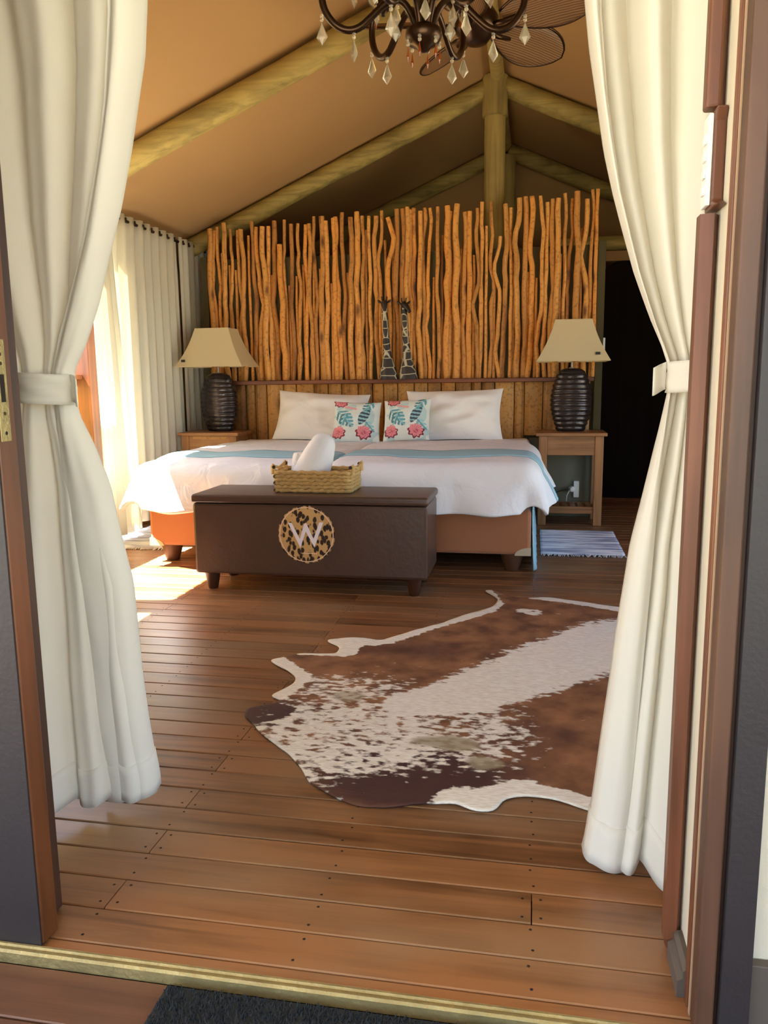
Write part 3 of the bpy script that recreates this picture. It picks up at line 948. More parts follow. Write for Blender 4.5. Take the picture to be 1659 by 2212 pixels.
# floral cushions
C = lambda *c: np.array(lin(*c)[:3])
BASE, TEAL, TEAL2, NAVY, PINK, PINK2, RED = C(228, 236, 230), C(96, 158, 172), C(150, 200, 204), C(74, 82, 100), C(226, 118, 132), C(240, 170, 172), C(150, 48, 66)
def floral(u, v, sh):
    u = u + sh
    nz = lambda f, s: mnoise.noise(Vector((u * f, v * f, s)))
    c = BASE * (1 + .05 * nz(4, 2))
    # pale foliage wash
    if nz(2.2, 9) > .22: c = c * .5 + TEAL2 * .5
    def leaf(cx, cy, ang, Ln, Wd, c1, c2):
        nonlocal c
        dx, dy = u - cx, v - cy
        a, b_ = dx * math.cos(ang) + dy * math.sin(ang), -dx * math.sin(ang) + dy * math.cos(ang)
        if -.02 < a < Ln:
            w = Wd * math.sin(math.pi * min(1, (a / Ln) ** .75 if a > 0 else 0)) ** .8
            if abs(b_) < w:
                st = math.sin((a - abs(b_) * .75) * 30)
                if abs(b_) < .025: c = c2
                elif st > -.25: c = c1 * (.85 + .3 * (b_ > 0))
    def horn(cx, cy, ang, Ln, Wd):
        nonlocal c
        dx, dy = u - cx, v - cy
        a, b_ = dx * math.cos(ang) + dy * math.sin(ang), -dx * math.sin(ang) + dy * math.cos(ang)
        if 0 < a < Ln and abs(b_) < Wd * math.sin(math.pi * a / Ln) ** .6:
            c = NAVY if math.sin(a * 34 + b_ * 9) > -.2 else TEAL2
    def bloom(cx, cy, r):
        nonlocal c
        d = math.hypot(u - cx, (v - cy) * 1.05)
        th = math.atan2(v - cy, u - cx)
        rr = r * (1 + .10 * math.sin(th * 9) + .1 * nz(6, 4))
        if d < rr:
            q = d / rr
            c = PINK * (1 - .35 * q) + PINK2 * .35 * q
            if math.sin(th * 14 + q * 9) > .55: c = PINK2
            if q > .80 and v < cy + .1: c = RED * .8
            if q < .35 and nz(16, 7) > .1: c = RED * .5 + PINK * .5
    leaf(-.72, .42, -.85, 1.05, .34, TEAL, TEAL2)
    leaf(-.35, .30, -1.9, .7, .2, TEAL * .9, TEAL2)
    horn(.22, -.25, 1.15, .95, .20)
    leaf(.75, .95, -2.2, .7, .22, TEAL, TEAL2)
    leaf(.5, -.1, -.9, .6, .18, TEAL2, TEAL)
    bloom(-.66, -.62, .30)
    bloom(.42, -.62, .33)
    bloom(-.60, .92, .30)
    if -.45 < u < .1 and abs(v - (.66 - .25 * (u + .45))) < .05: c = PINK2
    return c
def cushion(loc, rx, rz, ry, label, sh, seed):
    mb, n = pillow_mesh(.175, .155, .065, n=84, seed=seed, wr=.012, pinch=.05)
    cols = []
    for side in (0, 1):
        for i in range(n + 1):
            for j in range(n + 1):
                u, v = -1 + 2 * i / n, -1 + 2 * j / n
                cc = floral(u, v, sh) if side == 0 else BASE
                cols.append((cc[0], cc[1], cc[2], 1))
    place(mb, loc, rx, rz, ry)
    o = mb.build('floral_cushion', M['floral'], None, smooth=True, attrs={'print': ('FLOAT_COLOR', cols)})
    tag(o, label, 'cushion', 'small floral cushions')
cushion((-1.265, 5.70, .745), -.38, .10, .03, 'floral cushion of teal leaves and pink blooms leaning on the left pillow', .08, 2)
cushion((-.895, 5.70, .758), -.36, -.12, -.05, 'floral cushion of teal leaves and pink blooms leaning on the right pillow', -.06, 8)

# ------------------------------------------------------------------ leather chest with badge
ch = thing('storage_chest', (-1.075, 3.88, 0), 'dark brown leather storage chest at the foot of the bed', 'chest')
CX0, CX1, CY0, CY1 = -1.665, -.485, 3.68, 4.075
MB().box(CX0, CX1, CY0, CY1, .088, .447).build('body', M['leather'], ch, bevel=.014)
lid = MB().box(CX0 - .006, CX1 + .006, CY0 - .008, CY1 + .004, .450, .490).build('lid', M['leather'], ch, bevel=.014)
lid.modifiers['bevel'].segments = 4
seam = MB()
seam.tube([(CX0 + .005, CY0 - .0085, .456), (CX1 - .005, CY0 - .0085, .456)], .003, 6)
seam.build('piping', M['leather'], lid)
for x in (CX0 + .07, CX1 - .07):
    for yv_ in (CY0 + .055, CY1 - .055):
        MB().lathe([(.024, 0), (.026, .004), (.040, .0875)], (x, yv_, 0), 18).build('foot', M['foot'], ch, smooth=True, sharp=40)
bx, bz, br_ = -1.077, .300, .140
bn = 96
edge = [(bx + br_ * (1.0 + .035 * max(0, math.sin(i * 2.1)) + .012 * math.sin(i * .9)) * math.cos(2 * math.pi * i / bn), bz + br_ * (1.0 + .035 * max(0, math.sin(i * 2.1)) + .012 * math.sin(i * .9)) * math.sin(2 * math.pi * i / bn)) for i in range(bn)]
badge = MB().prism(edge, 'y', CY0 - .0022, CY0 - .0003).build('badge', M['leopard'], ch)
badge['label'] = 'round leopard print badge with a white W'
ring = MB()
ro, ri = br_ * .975, br_ * .945
v = [(bx + r * math.cos(2 * math.pi * i / bn), CY0 - .0032, bz + r * math.sin(2 * math.pi * i / bn)) for r in (ro, ri) for i in range(bn)]
ring.add(v, [(i, (i + 1) % bn, bn + (i + 1) % bn, bn + i) for i in range(bn)])
o = ring.build('ring', M['ring'], badge); solid(o, .001)
S = .280 / 1170.0           # drawing unit of the letter
wx = lambda px: bx + (px - 795) * S
wz = lambda pz: bz - (pz - 785) * S
Wp = [(415, 540), (490, 540), (650, 875), (752, 545), (812, 545), (945, 870), (1075, 520), (1158, 520), (965, 1050), (905, 985), (782, 715), (672, 1062), (625, 1000)]
Wp = [(415, 545), (492, 545), (655, 880), (755, 560), (778, 540), (808, 560), (945, 868), (1075, 525), (1158, 522), (960, 1045), (785, 715), (662, 1062)]
vs = [(wx(a), CY0 - .0036, wz(c_)) for a, c_ in Wp]
from mathutils.geometry import tessellate_polygon
tri = tessellate_polygon([[Vector(p) for p in vs]])
o = obj('letter_w', vs, [tuple(t_) for t_ in tri], M['lilac'], badge); solid(o, .001)
MB().box(wx(690), wx(1010), CY0 - .0034, CY0 - .0026, wz(1180), wz(1165)).build('underline', M['ring'], badge)

# basket on the chest
bk_ = thing('wicker_basket', (-1.07, 3.90, .491), 'woven wicker tray basket holding towels on the chest', 'basket')
KX0, KX1, KY0, KY1, KZ = -1.262, -.885, 3.79, 4.02, .4915
body = MB()
nr = 6
for r_ in range(nr):
    z = KZ + .010 + r_ * .0178
    g = 0
    path = []
    cor = [(KX0 - g, KY0 - g), (KX1 + g, KY0 - g), (KX1 + g, KY1 + g), (KX0 - g, KY1 + g)]
    for q in range(4):
        a, b2 = Vector(cor[q] + (0,)), Vector(cor[(q + 1) % 4] + (0,))
        nseg = int((b2 - a).length / .0165)
        nrm = Vector((-(b2 - a).y, (b2 - a).x, 0)).normalized()
        for w in range(nseg):
            p = a.lerp(b2, w / nseg) + nrm * (.006 * (1 if (w + r_) % 2 else -1))
            path.append((p.x, p.y, z + .0022 * math.sin(w * 1.9 + r_)))
    path.append(path[0])
    body.tube(path, .0112, 7, cap=False)
body.build('woven_side', M['wicker'], bk_, smooth=True)
MB().box(KX0, KX1, KY0, KY1, KZ, KZ + .008).build('bottom', M['wicker'], bk_)
for xe, sx in ((KX0, -1), (KX1, 1)):
    for yh in (KY0 + .015, KY1 - .015):
        h = MB().tube([(xe + sx * .014, yh, KZ + .09), (xe + sx * .016, yh, KZ + .128), (xe + sx * .010, yh, KZ + .135)], .012, 10).build('handle_knot', M['wicker'], bk_, smooth=True, sharp=50)
        MB().tube([(xe + sx * .008, yh - .012, KZ + .126), (xe + sx * .008, yh - .0145, KZ + .126)], .009, 10).build('dark_end', M['wicker_d'], h)
    MB().tube([(xe + sx * .015, KY0 + .02, KZ + .128), (xe + sx * .015, (KY0 + KY1) / 2, KZ + .112), (xe + sx * .015, KY1 - .02, KZ + .128)], .008, 8).build('handle', M['wicker'], bk_, smooth=True)

def towel(label, base, axis, length, r, turns=3.4, seed=0):
    n = 110
    sec, sec2 = [], []
    th = .013
    for i in range(n + 1):
        a = turns * 2 * math.pi * i / n
        rr = .012 + (r - .012) * i / n
        sec.append((rr * math.cos(a + seed), rr * math.sin(a + seed)))
    outer = [(p[0] * (1 + .0), p[1]) for p in sec]
    inner = [(p[0] * (1 - th / max(.02, math.hypot(*p))), p[1] * (1 - th / max(.02, math.hypot(*p)))) for p in sec]
    loop = outer + inner[::-1]
    ax = Vector(axis).normalized()
    u_ = ax.orthogonal().normalized(); w_ = ax.cross(u_)
    ns = 12
    v, f = [], []
    m_ = len(loop)
    for k_ in range(ns + 1):
        t_ = k_ / ns
        e = min(t_, 1 - t_) * length
        sc_ = 1 - .10 * max(0, 1 - e / .025) ** 2 + .02 * mnoise.noise(Vector((t_ * 5, seed, 0)))
        for p in loop:
            q = Vector(base) + ax * (t_ * length + .012 * (1 - math.hypot(*p) / r) * (1 if t_ > .5 else -1) * (2 * abs(t_ - .5)) ** 6) + u_ * p[0] * sc_ + w_ * p[1] * sc_
            v.append(q)
    for k_ in range(ns):
        for q in range(m_):
            f.append((k_ * m_ + q, k_ * m_ + (q + 1) % m_, (k_ + 1) * m_ + (q + 1) % m_, (k_ + 1) * m_ + q))
    for base_i, rev in ((0, True), (ns * m_, False)):
        for i in range(n):
            q = (base_i + i, base_i + i + 1, base_i + m_ - 2 - i, base_i + m_ - 1 - i)
            f.append(q[::-1] if rev else q)
    o = obj('rolled_towel', v, f, M['towel'], None, smooth=True, sharp=60)
    tag(o, label, 'towel', 'rolled towels in the basket')
tw = MB()
prof_t = [(.012, -.004), (.062, -.003), (.084, .008), (.090, .03), (.088, .08), (.080, .14), (.069, .19), (.060, .225), (.047, .246), (.030, .258), (.010, .262)]
tw.lathe(prof_t, (0, 0, 0), 40)
tw.v = [(p[0] * (1 + .05 * mnoise.noise(Vector((p[0] * 14, p[1] * 14, p[2] * 5))) - .045 * math.exp(-((math.atan2(p[1], p[0]) + 1.1 - p[2] * 2) / .10) ** 2)),
         p[1] * (1 + .05 * mnoise.noise(Vector((p[0] * 14, p[1] * 14, p[2] * 5 + 9))) - .045 * math.exp(-((math.atan2(p[1], p[0]) + 1.1 - p[2] * 2) / .10) ** 2)), p[2]) for p in tw.v]
tw.xf(Matrix.Translation((-1.125, 3.885, .533)) @ Vector((.34, .12, .80)).to_track_quat('Z', 'Y').to_matrix().to_4x4())
tag(tw.build('rolled_towel', M['towel'], None, smooth=True), 'large rolled white towel standing up in the wicker basket', 'towel', 'rolled towels in the basket')
towel('rolled white towel lying low behind the upright towel in the basket', (-1.195, 3.965, .535), (.10, .05, .8), .135, .045, seed=1)
towel('rolled white towel lying flat at the right of the basket', (-1.02, 3.925, .545), (.9, .12, -.10), .115, .036, seed=2)

# ------------------------------------------------------------------ nightstands
def nightstand(x0, x1, y0, label, drawer):
    t_ = thing('nightstand', ((x0 + x1) / 2, y0 + .2, 0), label, 'nightstand', 'wooden nightstands beside the bed')
    y1 = y0 + .385
    MB().box(x0, x1, y0, y1, .640, .664).build('top', M['oak_x'], t_, bevel=.004)
    w = .058
    for xa in (x0 + .022, x1 - .022 - w):
        for ya in (y0 + .02, y1 - .02 - w * .8):
            MB().box(xa, xa + w, ya, ya + w * .8, 0, .640).build('leg', M['oak'], t_, bevel=.004)
    xa, xb = x0 + .022 + w, x1 - .022 - w
    d = MB().box(xa, xb, y0 + .028, y0 + .05, .505, .640).build('drawer_front' if drawer else 'apron', M['oak_x'], t_, bevel=.003)
    MB().box(xa, xb, y1 - .05, y1 - .03, .505, .640).build('apron', M['oak_x'], t_)
    if drawer:
        MB().prism([(xa + .02, .632), (xa + .04, .615), (xb - .03, .612), (xb - .015, .632)], 'y', y0 + .024, y0 + .0278).build('finger_pull', M['slab'], d)
    for s in (x0 + .03, x1 - .055):
        MB().box(s, s + .025, y0 + .07, y1 - .07, .505, .640).build('side_apron', M['oak_x'], t_)
        MB().box(s, s + .025, y0 + .0665, y1 - .0665, .085, .125).build('side_rail', M['oak_x'], t_)
    MB().box(xa, xb, y0 + .03, y0 + .055, .085, .135).build('front_rail', M['oak_x'], t_, bevel=.003)
    MB().box(xa, xb, y1 - .06, y1 - .035, .085, .125).build('rear_rail', M['oak_x'], t_)
    ns = 6
    for i in range(ns):
        xs_ = xa + .008 + i * (xb - xa - .016 - .036) / (ns - 1)
        MB().box(xs_, xs_ + .036, y0 + .056, y1 - .061, .112, .126).build('shelf_slat', M['oak_x'], t_)
    return t_
nightstand(.022, .512, 5.745, 'light brown wooden nightstand with slatted shelf right of the bed', False)
nightstand(-2.69, -2.20, 5.745, 'brown wooden nightstand left of the bed beside the long curtain', True)

# lamps
def lamp(x, yv_, label, zt0=.6645, hw=(.255, .130), sc=1.0):
    t_ = thing('table_lamp', (x, yv_, zt0), label, 'table lamp', 'table lamps on the nightstands')
    H = .45
    prof = []
    nn = 120
    for i in range(nn + 1):
        t = i / nn
        env = (.60 + .40 * math.sin(math.pi * min(1, (t * 1.0 + .06) / 1.0) ** .95)) if t < .94 else .60
        r = .147 * (.50 + .50 * math.sin(math.pi * (t * .84 + .10)))
        if t > .90: r *= 1 - .35 * ((t - .90) / .10) ** 2
        r += .0075 * abs(math.sin(t * math.pi * 13)) - .004
        prof.append((r, t * H))
    v0 = MB().lathe(prof, (x, yv_, zt0), 48, 1.0, .62)
    v0.v = [(p[0], p[1], p[2] + (.004 * mnoise.noise(Vector((p[0] * 9, p[1] * 9, p[2] * 14))) if zt0 + .02 < p[2] < zt0 + H - .02 else 0)) for p in v0.v]
    v0.build('ribbed_base', M['lampbase'], t_, smooth=True, sharp=70)
    MB().lathe([(.022, H - .004), (.022, H + .004), (.009, H + .008), (.009, H + .065), (.018, H + .068), (.018, H + .115)], (x, yv_, zt0), 14).build('neck', M['steel'], t_, smooth=True, sharp=40)
    z0, z1 = zt0 + .50, zt0 + .785
    nz_ = 10
    rows_ = []
    for i in range(nz_ + 1):
        t = i / nz_
        k_ = t + .10 * math.sin(math.pi * t)
        a = hw[0] + (hw[1] - hw[0]) * k_
        bq = (hw[0] * .72) + (hw[1] * .72 - hw[0] * .72) * k_
        rows_.append([(x - a, yv_ - bq, z0 + (z1 - z0) * t), (x + a, yv_ - bq, z0 + (z1 - z0) * t), (x + a, yv_ + bq, z0 + (z1 - z0) * t), (x - a, yv_ + bq, z0 + (z1 - z0) * t)])
    mb_ = MB()
    mb_.add([p for r_ in rows_ for p in r_], [(i * 4 + q, i * 4 + (q + 1) % 4, (i + 1) * 4 + (q + 1) % 4, (i + 1) * 4 + q) for i in range(nz_) for q in range(4)])
    sh_ = mb_.build('shade', M['shade'], t_)
    solid(sh_, .004)
    for z_, (a, bq) in ((z0, (hw[0], hw[0] * .72)), (z1, (hw[1], hw[1] * .72))):
        MB().tube([(x - a, yv_ - bq, z_), (x + a, yv_ - bq, z_), (x + a, yv_ + bq, z_), (x - a, yv_ + bq, z_), (x - a, yv_ - bq, z_)], .0045, 6).build('rim', M['shade'], sh_)
    return t_, sh_, z0
_, shR, z0R = lamp(.268, 5.965, 'ribbed bronze table lamp with cream shade on the right nightstand', .6645, (.250, .126))
_, shL, z0L = lamp(-2.425, 5.965, 'ribbed bronze table lamp with cream shade on the left nightstand', .6645, (.265, .135))
def shade_mark(sh, x, yv_, z):
    o = MB().box(x - .016, x + .016, yv_ - .003, yv_ - .001, z - .009, z + .009)
    # sits on the sloping face of the shade
    q = o.build('label_tag', M['black'], sh)
    return q
shade_mark(shR, .268 + .165, 5.965 - .170, z0R + .048)
shade_mark(shL, -2.425 - .205, 5.965 - .180, z0L + .042)

# ------------------------------------------------------------------ giraffe carvings on the ledge
def giraffe(x, yv_, lean, headdir, label, height):
    z0 = 1.0525
    secs = [(0, .074, .044), (.03, .070, .042), (.08, .058, .036), (.13, .045, .032), (.18, .035, .028), (.24, .029, .026), (.33, .026, .024), (.42, .023, .022), (.50, .022, .022), (.54, .022, .022)]
    n = 18
    v, f, gu, hd = [], [], [], []
    k_ = height / .60
    for i, (z, rx_, ry_) in enumerate(secs):
        cx = x + lean * (z / .54) - .5 * lean
        for q in range(n):
            w = 2 * math.pi * q / n
            v.append((cx + rx_ * math.cos(w), yv_ + ry_ * math.sin(w), z0 + z * k_))
            s = 16 if z < .15 else 20
            gu.append((cx * 17 + rx_ * math.cos(w) * 6, ry_ * math.sin(w) * 17, z * 18 + 3.1 * lean * 10, 1)); hd.append(0)
    for i in range(len(secs) - 1):
        for q in range(n):
            f.append((i * n + q, i * n + (q + 1) % n, (i + 1) * n + (q + 1) % n, (i + 1) * n + q))
    f.append(tuple(range(n - 1, -1, -1)))
    mb_ = MB(); mb_.v, mb_.f = v, f
    hx_, hz = x + .5 * lean, z0 + .555 * k_
    n_before = len(mb_.v)
    # head: lofted muzzle, ears and horns
    hp = [(hx_ - headdir * .018, yv_, hz + .012), (hx_, yv_ - .004, hz + .016), (hx_ + headdir * .022, yv_ - .012, hz - .004), (hx_ + headdir * .040, yv_ - .020, hz - .030), (hx_ + headdir * .050, yv_ - .024, hz - .046)]
    mb_.tube(hp, [.012, .026, .023, .015, .011], 12)
    mb_.tube([(hx_, yv_, hz - .02), (hx_, yv_, hz + .015)], [.018, .022], 10)
    for s in (-1, 1):
        mb_.tube([(hx_ + s * .012, yv_, hz + .03), (hx_ + s * .017, yv_ + .002, hz + .052), (hx_ + s * .018, yv_ + .002, hz + .062)], [.006, .005, .007], 7)
        mb_.tube([(hx_ + s * .02, yv_ + .004, hz + .016), (hx_ + s * .040, yv_ + .004, hz + .028), (hx_ + s * .052, yv_ + .004, hz + .040)], [.006, .010, .002], 7)
    nb = len(mb_.v) - n_before
    gu += [(0, 0, 0, 1)] * nb; hd += [1.0] * nb
    o = mb_.build('giraffe_figurine', M['giraffe'], None, smooth=True, sharp=60, attrs={'gu': ('FLOAT_COLOR', gu), 'head': ('FLOAT', hd)})
    tag(o, label, 'figurine', 'giraffe carvings on the ledge')
giraffe(-1.112, 6.105, -.030, .15, 'carved giraffe neck figurine facing forward, taller one on the ledge', .60)
giraffe(-.960, 6.105, -.034, 1.0, 'carved giraffe neck figurine with head turned right on the ledge', .585)

# socket, plug and cable under the right nightstand, switch on the headboard post
so_ = thing('wall_socket', (.330, 6.17, .21), 'white wall socket on the headboard under the right nightstand', 'socket')
MB().box(.312, .352, 6.150, 6.1775, .150, .275).build('socket_box', M['white'], so_, bevel=.003)
pl = MB()
pl.lathe([(.022, 0), (.024, .004), (.020, .03), (.012, .036)], (0, 0, 0), 16)
pl.xf(Matrix.Translation((.295, 6.149, .215)) @ Matrix.Rotation(math.pi / 2, 4, 'X') @ Matrix.Rotation(.3, 4, 'Y'))
pg = pl.build('plug', M['white'], None, smooth=True, sharp=40)
tag(pg, 'white electric plug with cable beside the socket', 'plug')
MB().tube([(.28, 6.12, .205), (.262, 6.11, .17), (.258, 6.11, .13), (.262, 6.12, .128)], .004, 6).build('cord', M['cable'], pg, smooth=True)
MB().tube([(.285, 6.12, .218), (.22, 6.12, .205), (.14, 6.13, .175), (.06, 6.14, .15)], .0035, 6).build('cord', M['black'], pg, smooth=True)
tag(MB().box(.4955, .510, 6.17, 6.235, 1.235, 1.335).build('light_switch', M['white'], None, bevel=.002), 'small white switch on the side of the headboard by the right lamp', 'light switch')

# ------------------------------------------------------------------ rugs
hide_out = [(-.225, 3.853), (-.185, 3.79), (-.15, 3.718), (-.150, 3.63), (-.171, 3.556), (-.23, 3.48), (-.291, 3.427), (-.377, 3.276), (-.495, 3.13), (-.588, 3.007), (-.65, 3.03), (-.709, 3.036), (-.805, 2.992), (-.79, 2.965), (-.729, 2.918), (-.722, 2.837), (-.80, 2.825), (-.861, 2.821), (-.914, 2.755), (-.958, 2.723), (-.90, 2.665), (-.86, 2.64), (-.807, 2.579), (-.795, 2.52), (-.807, 2.471), (-.846, 2.403), (-.788, 2.361), (-.84, 2.325), (-.885, 2.297), (-.878, 2.24), (-.828, 2.185), (-.77, 2.11), (-.702, 2.047), (-.65, 2.0), (-.601, 1.938), (-.561, 1.867), (-.475, 1.799), (-.408, 1.765), (-.318, 1.774), (-.265, 1.804), (-.21, 1.805), (-.169, 1.82), (-.135, 1.79), (-.104, 1.783), (-.074, 1.789), (-.052, 1.857), (-.007, 1.883), (.072, 1.874), (.146, 1.842), (.24, 1.80), (.32, 1.86), (.40, 1.82), (.52, 1.90), (.50, 2.05), (.62, 2.25), (.85, 2.40), (1.05, 2.60), (1.10, 2.85), (1.02, 3.02), (1.12, 3.20), (1.05, 3.42), (.88, 3.52), (.74, 3.70), (.62, 3.74), (.52, 3.66), (.40, 3.64), (.24, 3.72), (.10, 3.76), (-.04, 3.74), (-.12, 3.79), (-.185, 3.875)]
dense = []
for a, b2 in zip(hide_out, hide_out[1:] + hide_out[:1]):
    n_ = max(1, int(math.hypot(b2[0] - a[0], b2[1] - a[1]) / .014))
    for q in range(n_):
        t_ = q / n_
        x_, y_ = a[0] + (b2[0] - a[0]) * t_, a[1] + (b2[1] - a[1]) * t_
        dense.append((x_ + .004 * mnoise.noise(Vector((x_ * 18, y_ * 18, 1))), y_ + .004 * mnoise.noise(Vector((x_ * 18, y_ * 18, 7)))))
# smooth the outline a little
dn = np.array(dense)
for _ in range(3):
    dn = (np.roll(dn, 1, 0) + 2 * dn + np.roll(dn, -1, 0)) / 4
def inside(px, py, poly):
    x0, y0 = poly[:, 0], poly[:, 1]
    x1, y1 = np.roll(x0, -1), np.roll(y0, -1)
    c = ((y0[None] > py[:, None]) != (y1[None] > py[:, None])) & (px[:, None] < (x1 - x0)[None] * (py[:, None] - y0[None]) / ((y1 - y0)[None] + 1e-12) + x0[None])
    return c.sum(1) % 2 == 1
gx, gy = np.meshgrid(np.arange(-.97, 1.14, .0125), np.arange(1.75, 3.89, .0125))
gp = np.stack([gx.ravel(), gy.ravel()], 1) + rng.uniform(-.002, .002, (gx.size, 2))
gp = gp[inside(gp[:, 0], gp[:, 1], dn)]
# keep interior points a little away from the rim
keep = np.array([np.min(np.hypot(dn[:, 0] - p[0], dn[:, 1] - p[1])) > .007 for p in gp])
gp = gp[keep]
vin = [Vector(p) for p in dn] + [Vector(p) for p in gp]
nd = len(dn)
res = delaunay_2d_cdt(vin, [(i, (i + 1) % nd) for i in range(nd)], [], 1, 1e-6)
V2, F2 = np.array([tuple(p) for p in res[0]]), res[2]
rimd = np.array([np.min(np.hypot(dn[:, 0] - p[0], dn[:, 1] - p[1])) for p in V2])
def segd(p, pts):
    best = None
    for a, b2 in zip(pts[:-1], pts[1:]):
        ax_, ay_, aw = a; bx_, by_, bw = b2
        dx, dy = bx_ - ax_, by_ - ay_
        t_ = np.clip(((p[:, 0] - ax_) * dx + (p[:, 1] - ay_) * dy) / (dx * dx + dy * dy), 0, 1)
        d = np.hypot(p[:, 0] - ax_ - t_ * dx, p[:, 1] - ay_ - t_ * dy) / (aw + (bw - aw) * t_)
        best = d if best is None else np.minimum(best, d)
    return best
sm = lambda d, a, b2: np.clip((b2 - d) / (b2 - a), 0, 1)
stripe = segd(V2, [(1.0, 3.35, .17), (.62, 3.36, .19), (.38, 3.20, .21), (.17, 2.95, .19), (-.02, 2.72, .165), (-.20, 2.50, .14), (-.36, 2.40, .10)])
w = -.35 + 1.25 * sm(stripe, .62, 1.32)
speck = sm(np.hypot((V2[:, 0] + .50) / .38, (V2[:, 1] - 2.14) / .34), .6, 1.25)
w = np.maximum(w, -.35 + .60 * speck)
speck2 = sm(np.hypot((V2[:, 0] + .14) / .20, (V2[:, 1] - 2.22) / .34), .4, 1.2)
w = np.maximum(w, -.35 + .50 * speck2)
speck3 = sm(np.hypot((V2[:, 0] + .60) / .30, (V2[:, 1] - 2.50) / .17), .4, 1.2)
w = np.maximum(w, -.35 + .48 * speck3)
hem1 = segd(V2, [(-.22, 3.86, .035), (-.155, 3.62, .035), (-.20, 3.5, .045), (-.40, 3.27, .05), (-.58, 3.03, .06), (-.74, 2.98, .075), (-.70, 2.86, .05), (-.86, 2.82, .02)])
hem2 = segd(V2, [(-.95, 2.72, .05), (-.80, 2.57, .05), (-.83, 2.42, .055)])
hem3 = segd(V2, [(-.17, 1.83, .06), (-.08, 1.82, .085), (.0, 1.90, .055), (.14, 1.865, .035), (.3, 1.83, .04)])
hem4 = segd(V2, [(.02, 3.76, .03), (.25, 3.70, .045), (.42, 3.62, .05), (.6, 3.72, .05)])
hem5 = segd(V2, [(-.02, 3.52, .045), (.02, 3.50, .045)])
for h in (hem1, hem2, hem3, hem4):
    w = np.maximum(w, -.35 + 1.3 * sm(h, .65, 1.3))
w = np.maximum(w, -.35 + .7 * sm(hem5, .6, 1.3))
w += .40
wob = np.array([mnoise.noise(Vector((p[0] * 14, p[1] * 14, 4))) for p in V2]) * .35
bald = np.maximum(sm(np.hypot((V2[:, 0] + .215) / .10, (V2[:, 1] - 2.145) / .055) + wob, .8, 1.0), sm(np.hypot((V2[:, 0] + .115) / .05, (V2[:, 1] - 2.035) / .045) + wob, .8, 1.0)) * .85
bald = np.maximum(bald, sm(np.hypot((V2[:, 0] + .58) / .06, (V2[:, 1] - 2.43) / .05), .8, 1.0) * .6)
dark = np.maximum(sm(np.hypot((V2[:, 0] + .30) / .34, (V2[:, 1] - 1.93) / .22), .6, 1.2), sm(np.hypot((V2[:, 0] + .80) / .14, (V2[:, 1] - 2.25) / .12), .6, 1.2))
dark = np.maximum(dark, .55 * sm(np.hypot((V2[:, 0] + .45) / .3, (V2[:, 1] - 2.92) / .14), .3, 1.1))
dark = np.maximum(dark, .5 * sm(np.hypot((V2[:, 0] + .05) / .2, (V2[:, 1] - 2.2) / .2), .3, 1.1))
w = np.where(np.hypot((V2[:, 0] + .82) / .10, (V2[:, 1] - 2.27) / .07) < 1, w - .22, w)
w = w - .22 * sm(np.hypot((V2[:, 0] + .30) / .24, (V2[:, 1] - 1.87) / .11), .5, 1.2)
zz = [.007 + .004 * mnoise.noise(Vector((p[0] * 5, p[1] * 5, 2))) + .004 * max(0, mnoise.noise(Vector((p[0] * 7, p[1] * 7, 9)))) * max(0, 1 - r_ / .05) for p, r_ in zip(V2, rimd)]
ho = obj('cowhide_rug', [(p[0], p[1], z_) for p, z_ in zip(V2, zz)], [tuple(q) for q in F2], M['hide'], None, smooth=True,
         attrs={'white': ('FLOAT', w), 'bald': ('FLOAT', bald), 'dark': ('FLOAT', dark)})
solid(ho, .004, -1.0)
tag(ho, 'brown and white cowhide rug spread on the plank floor', 'rug')

def rag_rug(x0, x1, y0, y1, label):
    t_ = thing('rag_rug', ((x0 + x1) / 2, (y0 + y1) / 2, 0), label, 'rug', 'striped rag rugs beside the bed')
    nyy = 150
    P = np.zeros((26, nyy, 3))
    for i in range(26):
        for j in range(nyy):
            x_, y_ = x0 + (x1 - x0) * i / 25, y0 + (y1 - y0) * j / (nyy - 1)
            P[i, j] = (x_ + .003 * mnoise.noise(Vector((y_ * 9, 3, i == 0))), y_, .010 + .003 * abs(math.sin(j * .75)) + .002 * mnoise.noise(Vector((x_ * 8, y_ * 8, 0))))
    o = MB().grid(P).build('weave', M['rag'], t_, smooth=True)
    solid(o, .006, -1.0)
    fr = MB()
    for ye, s in ((y0, -1), (y1, 1)):
        nx = 46
        for i in range(nx):
            x_ = x0 + (x1 - x0) * (i + .5) / nx
            ln = random.uniform(.025, .05)
            dx = random.uniform(-.015, .015)
            fr.tube([(x_, ye, .008), (x_ + dx * .5, ye + s * ln * .5, .0065), (x_ + dx, ye + s * ln, .004)], [.003, .003, .002], 5)
    q = fr.build('fringe', M['fringe'], t_)
    q['kind'] = 'stuff'
rag_rug(.060, .548, 4.755, 5.515, 'blue-grey striped rag rug with fringe right of the bed')
rag_rug(-2.74, -2.27, 4.60, 5.36, 'blue-grey striped rag rug with fringe left of the bed by the window')

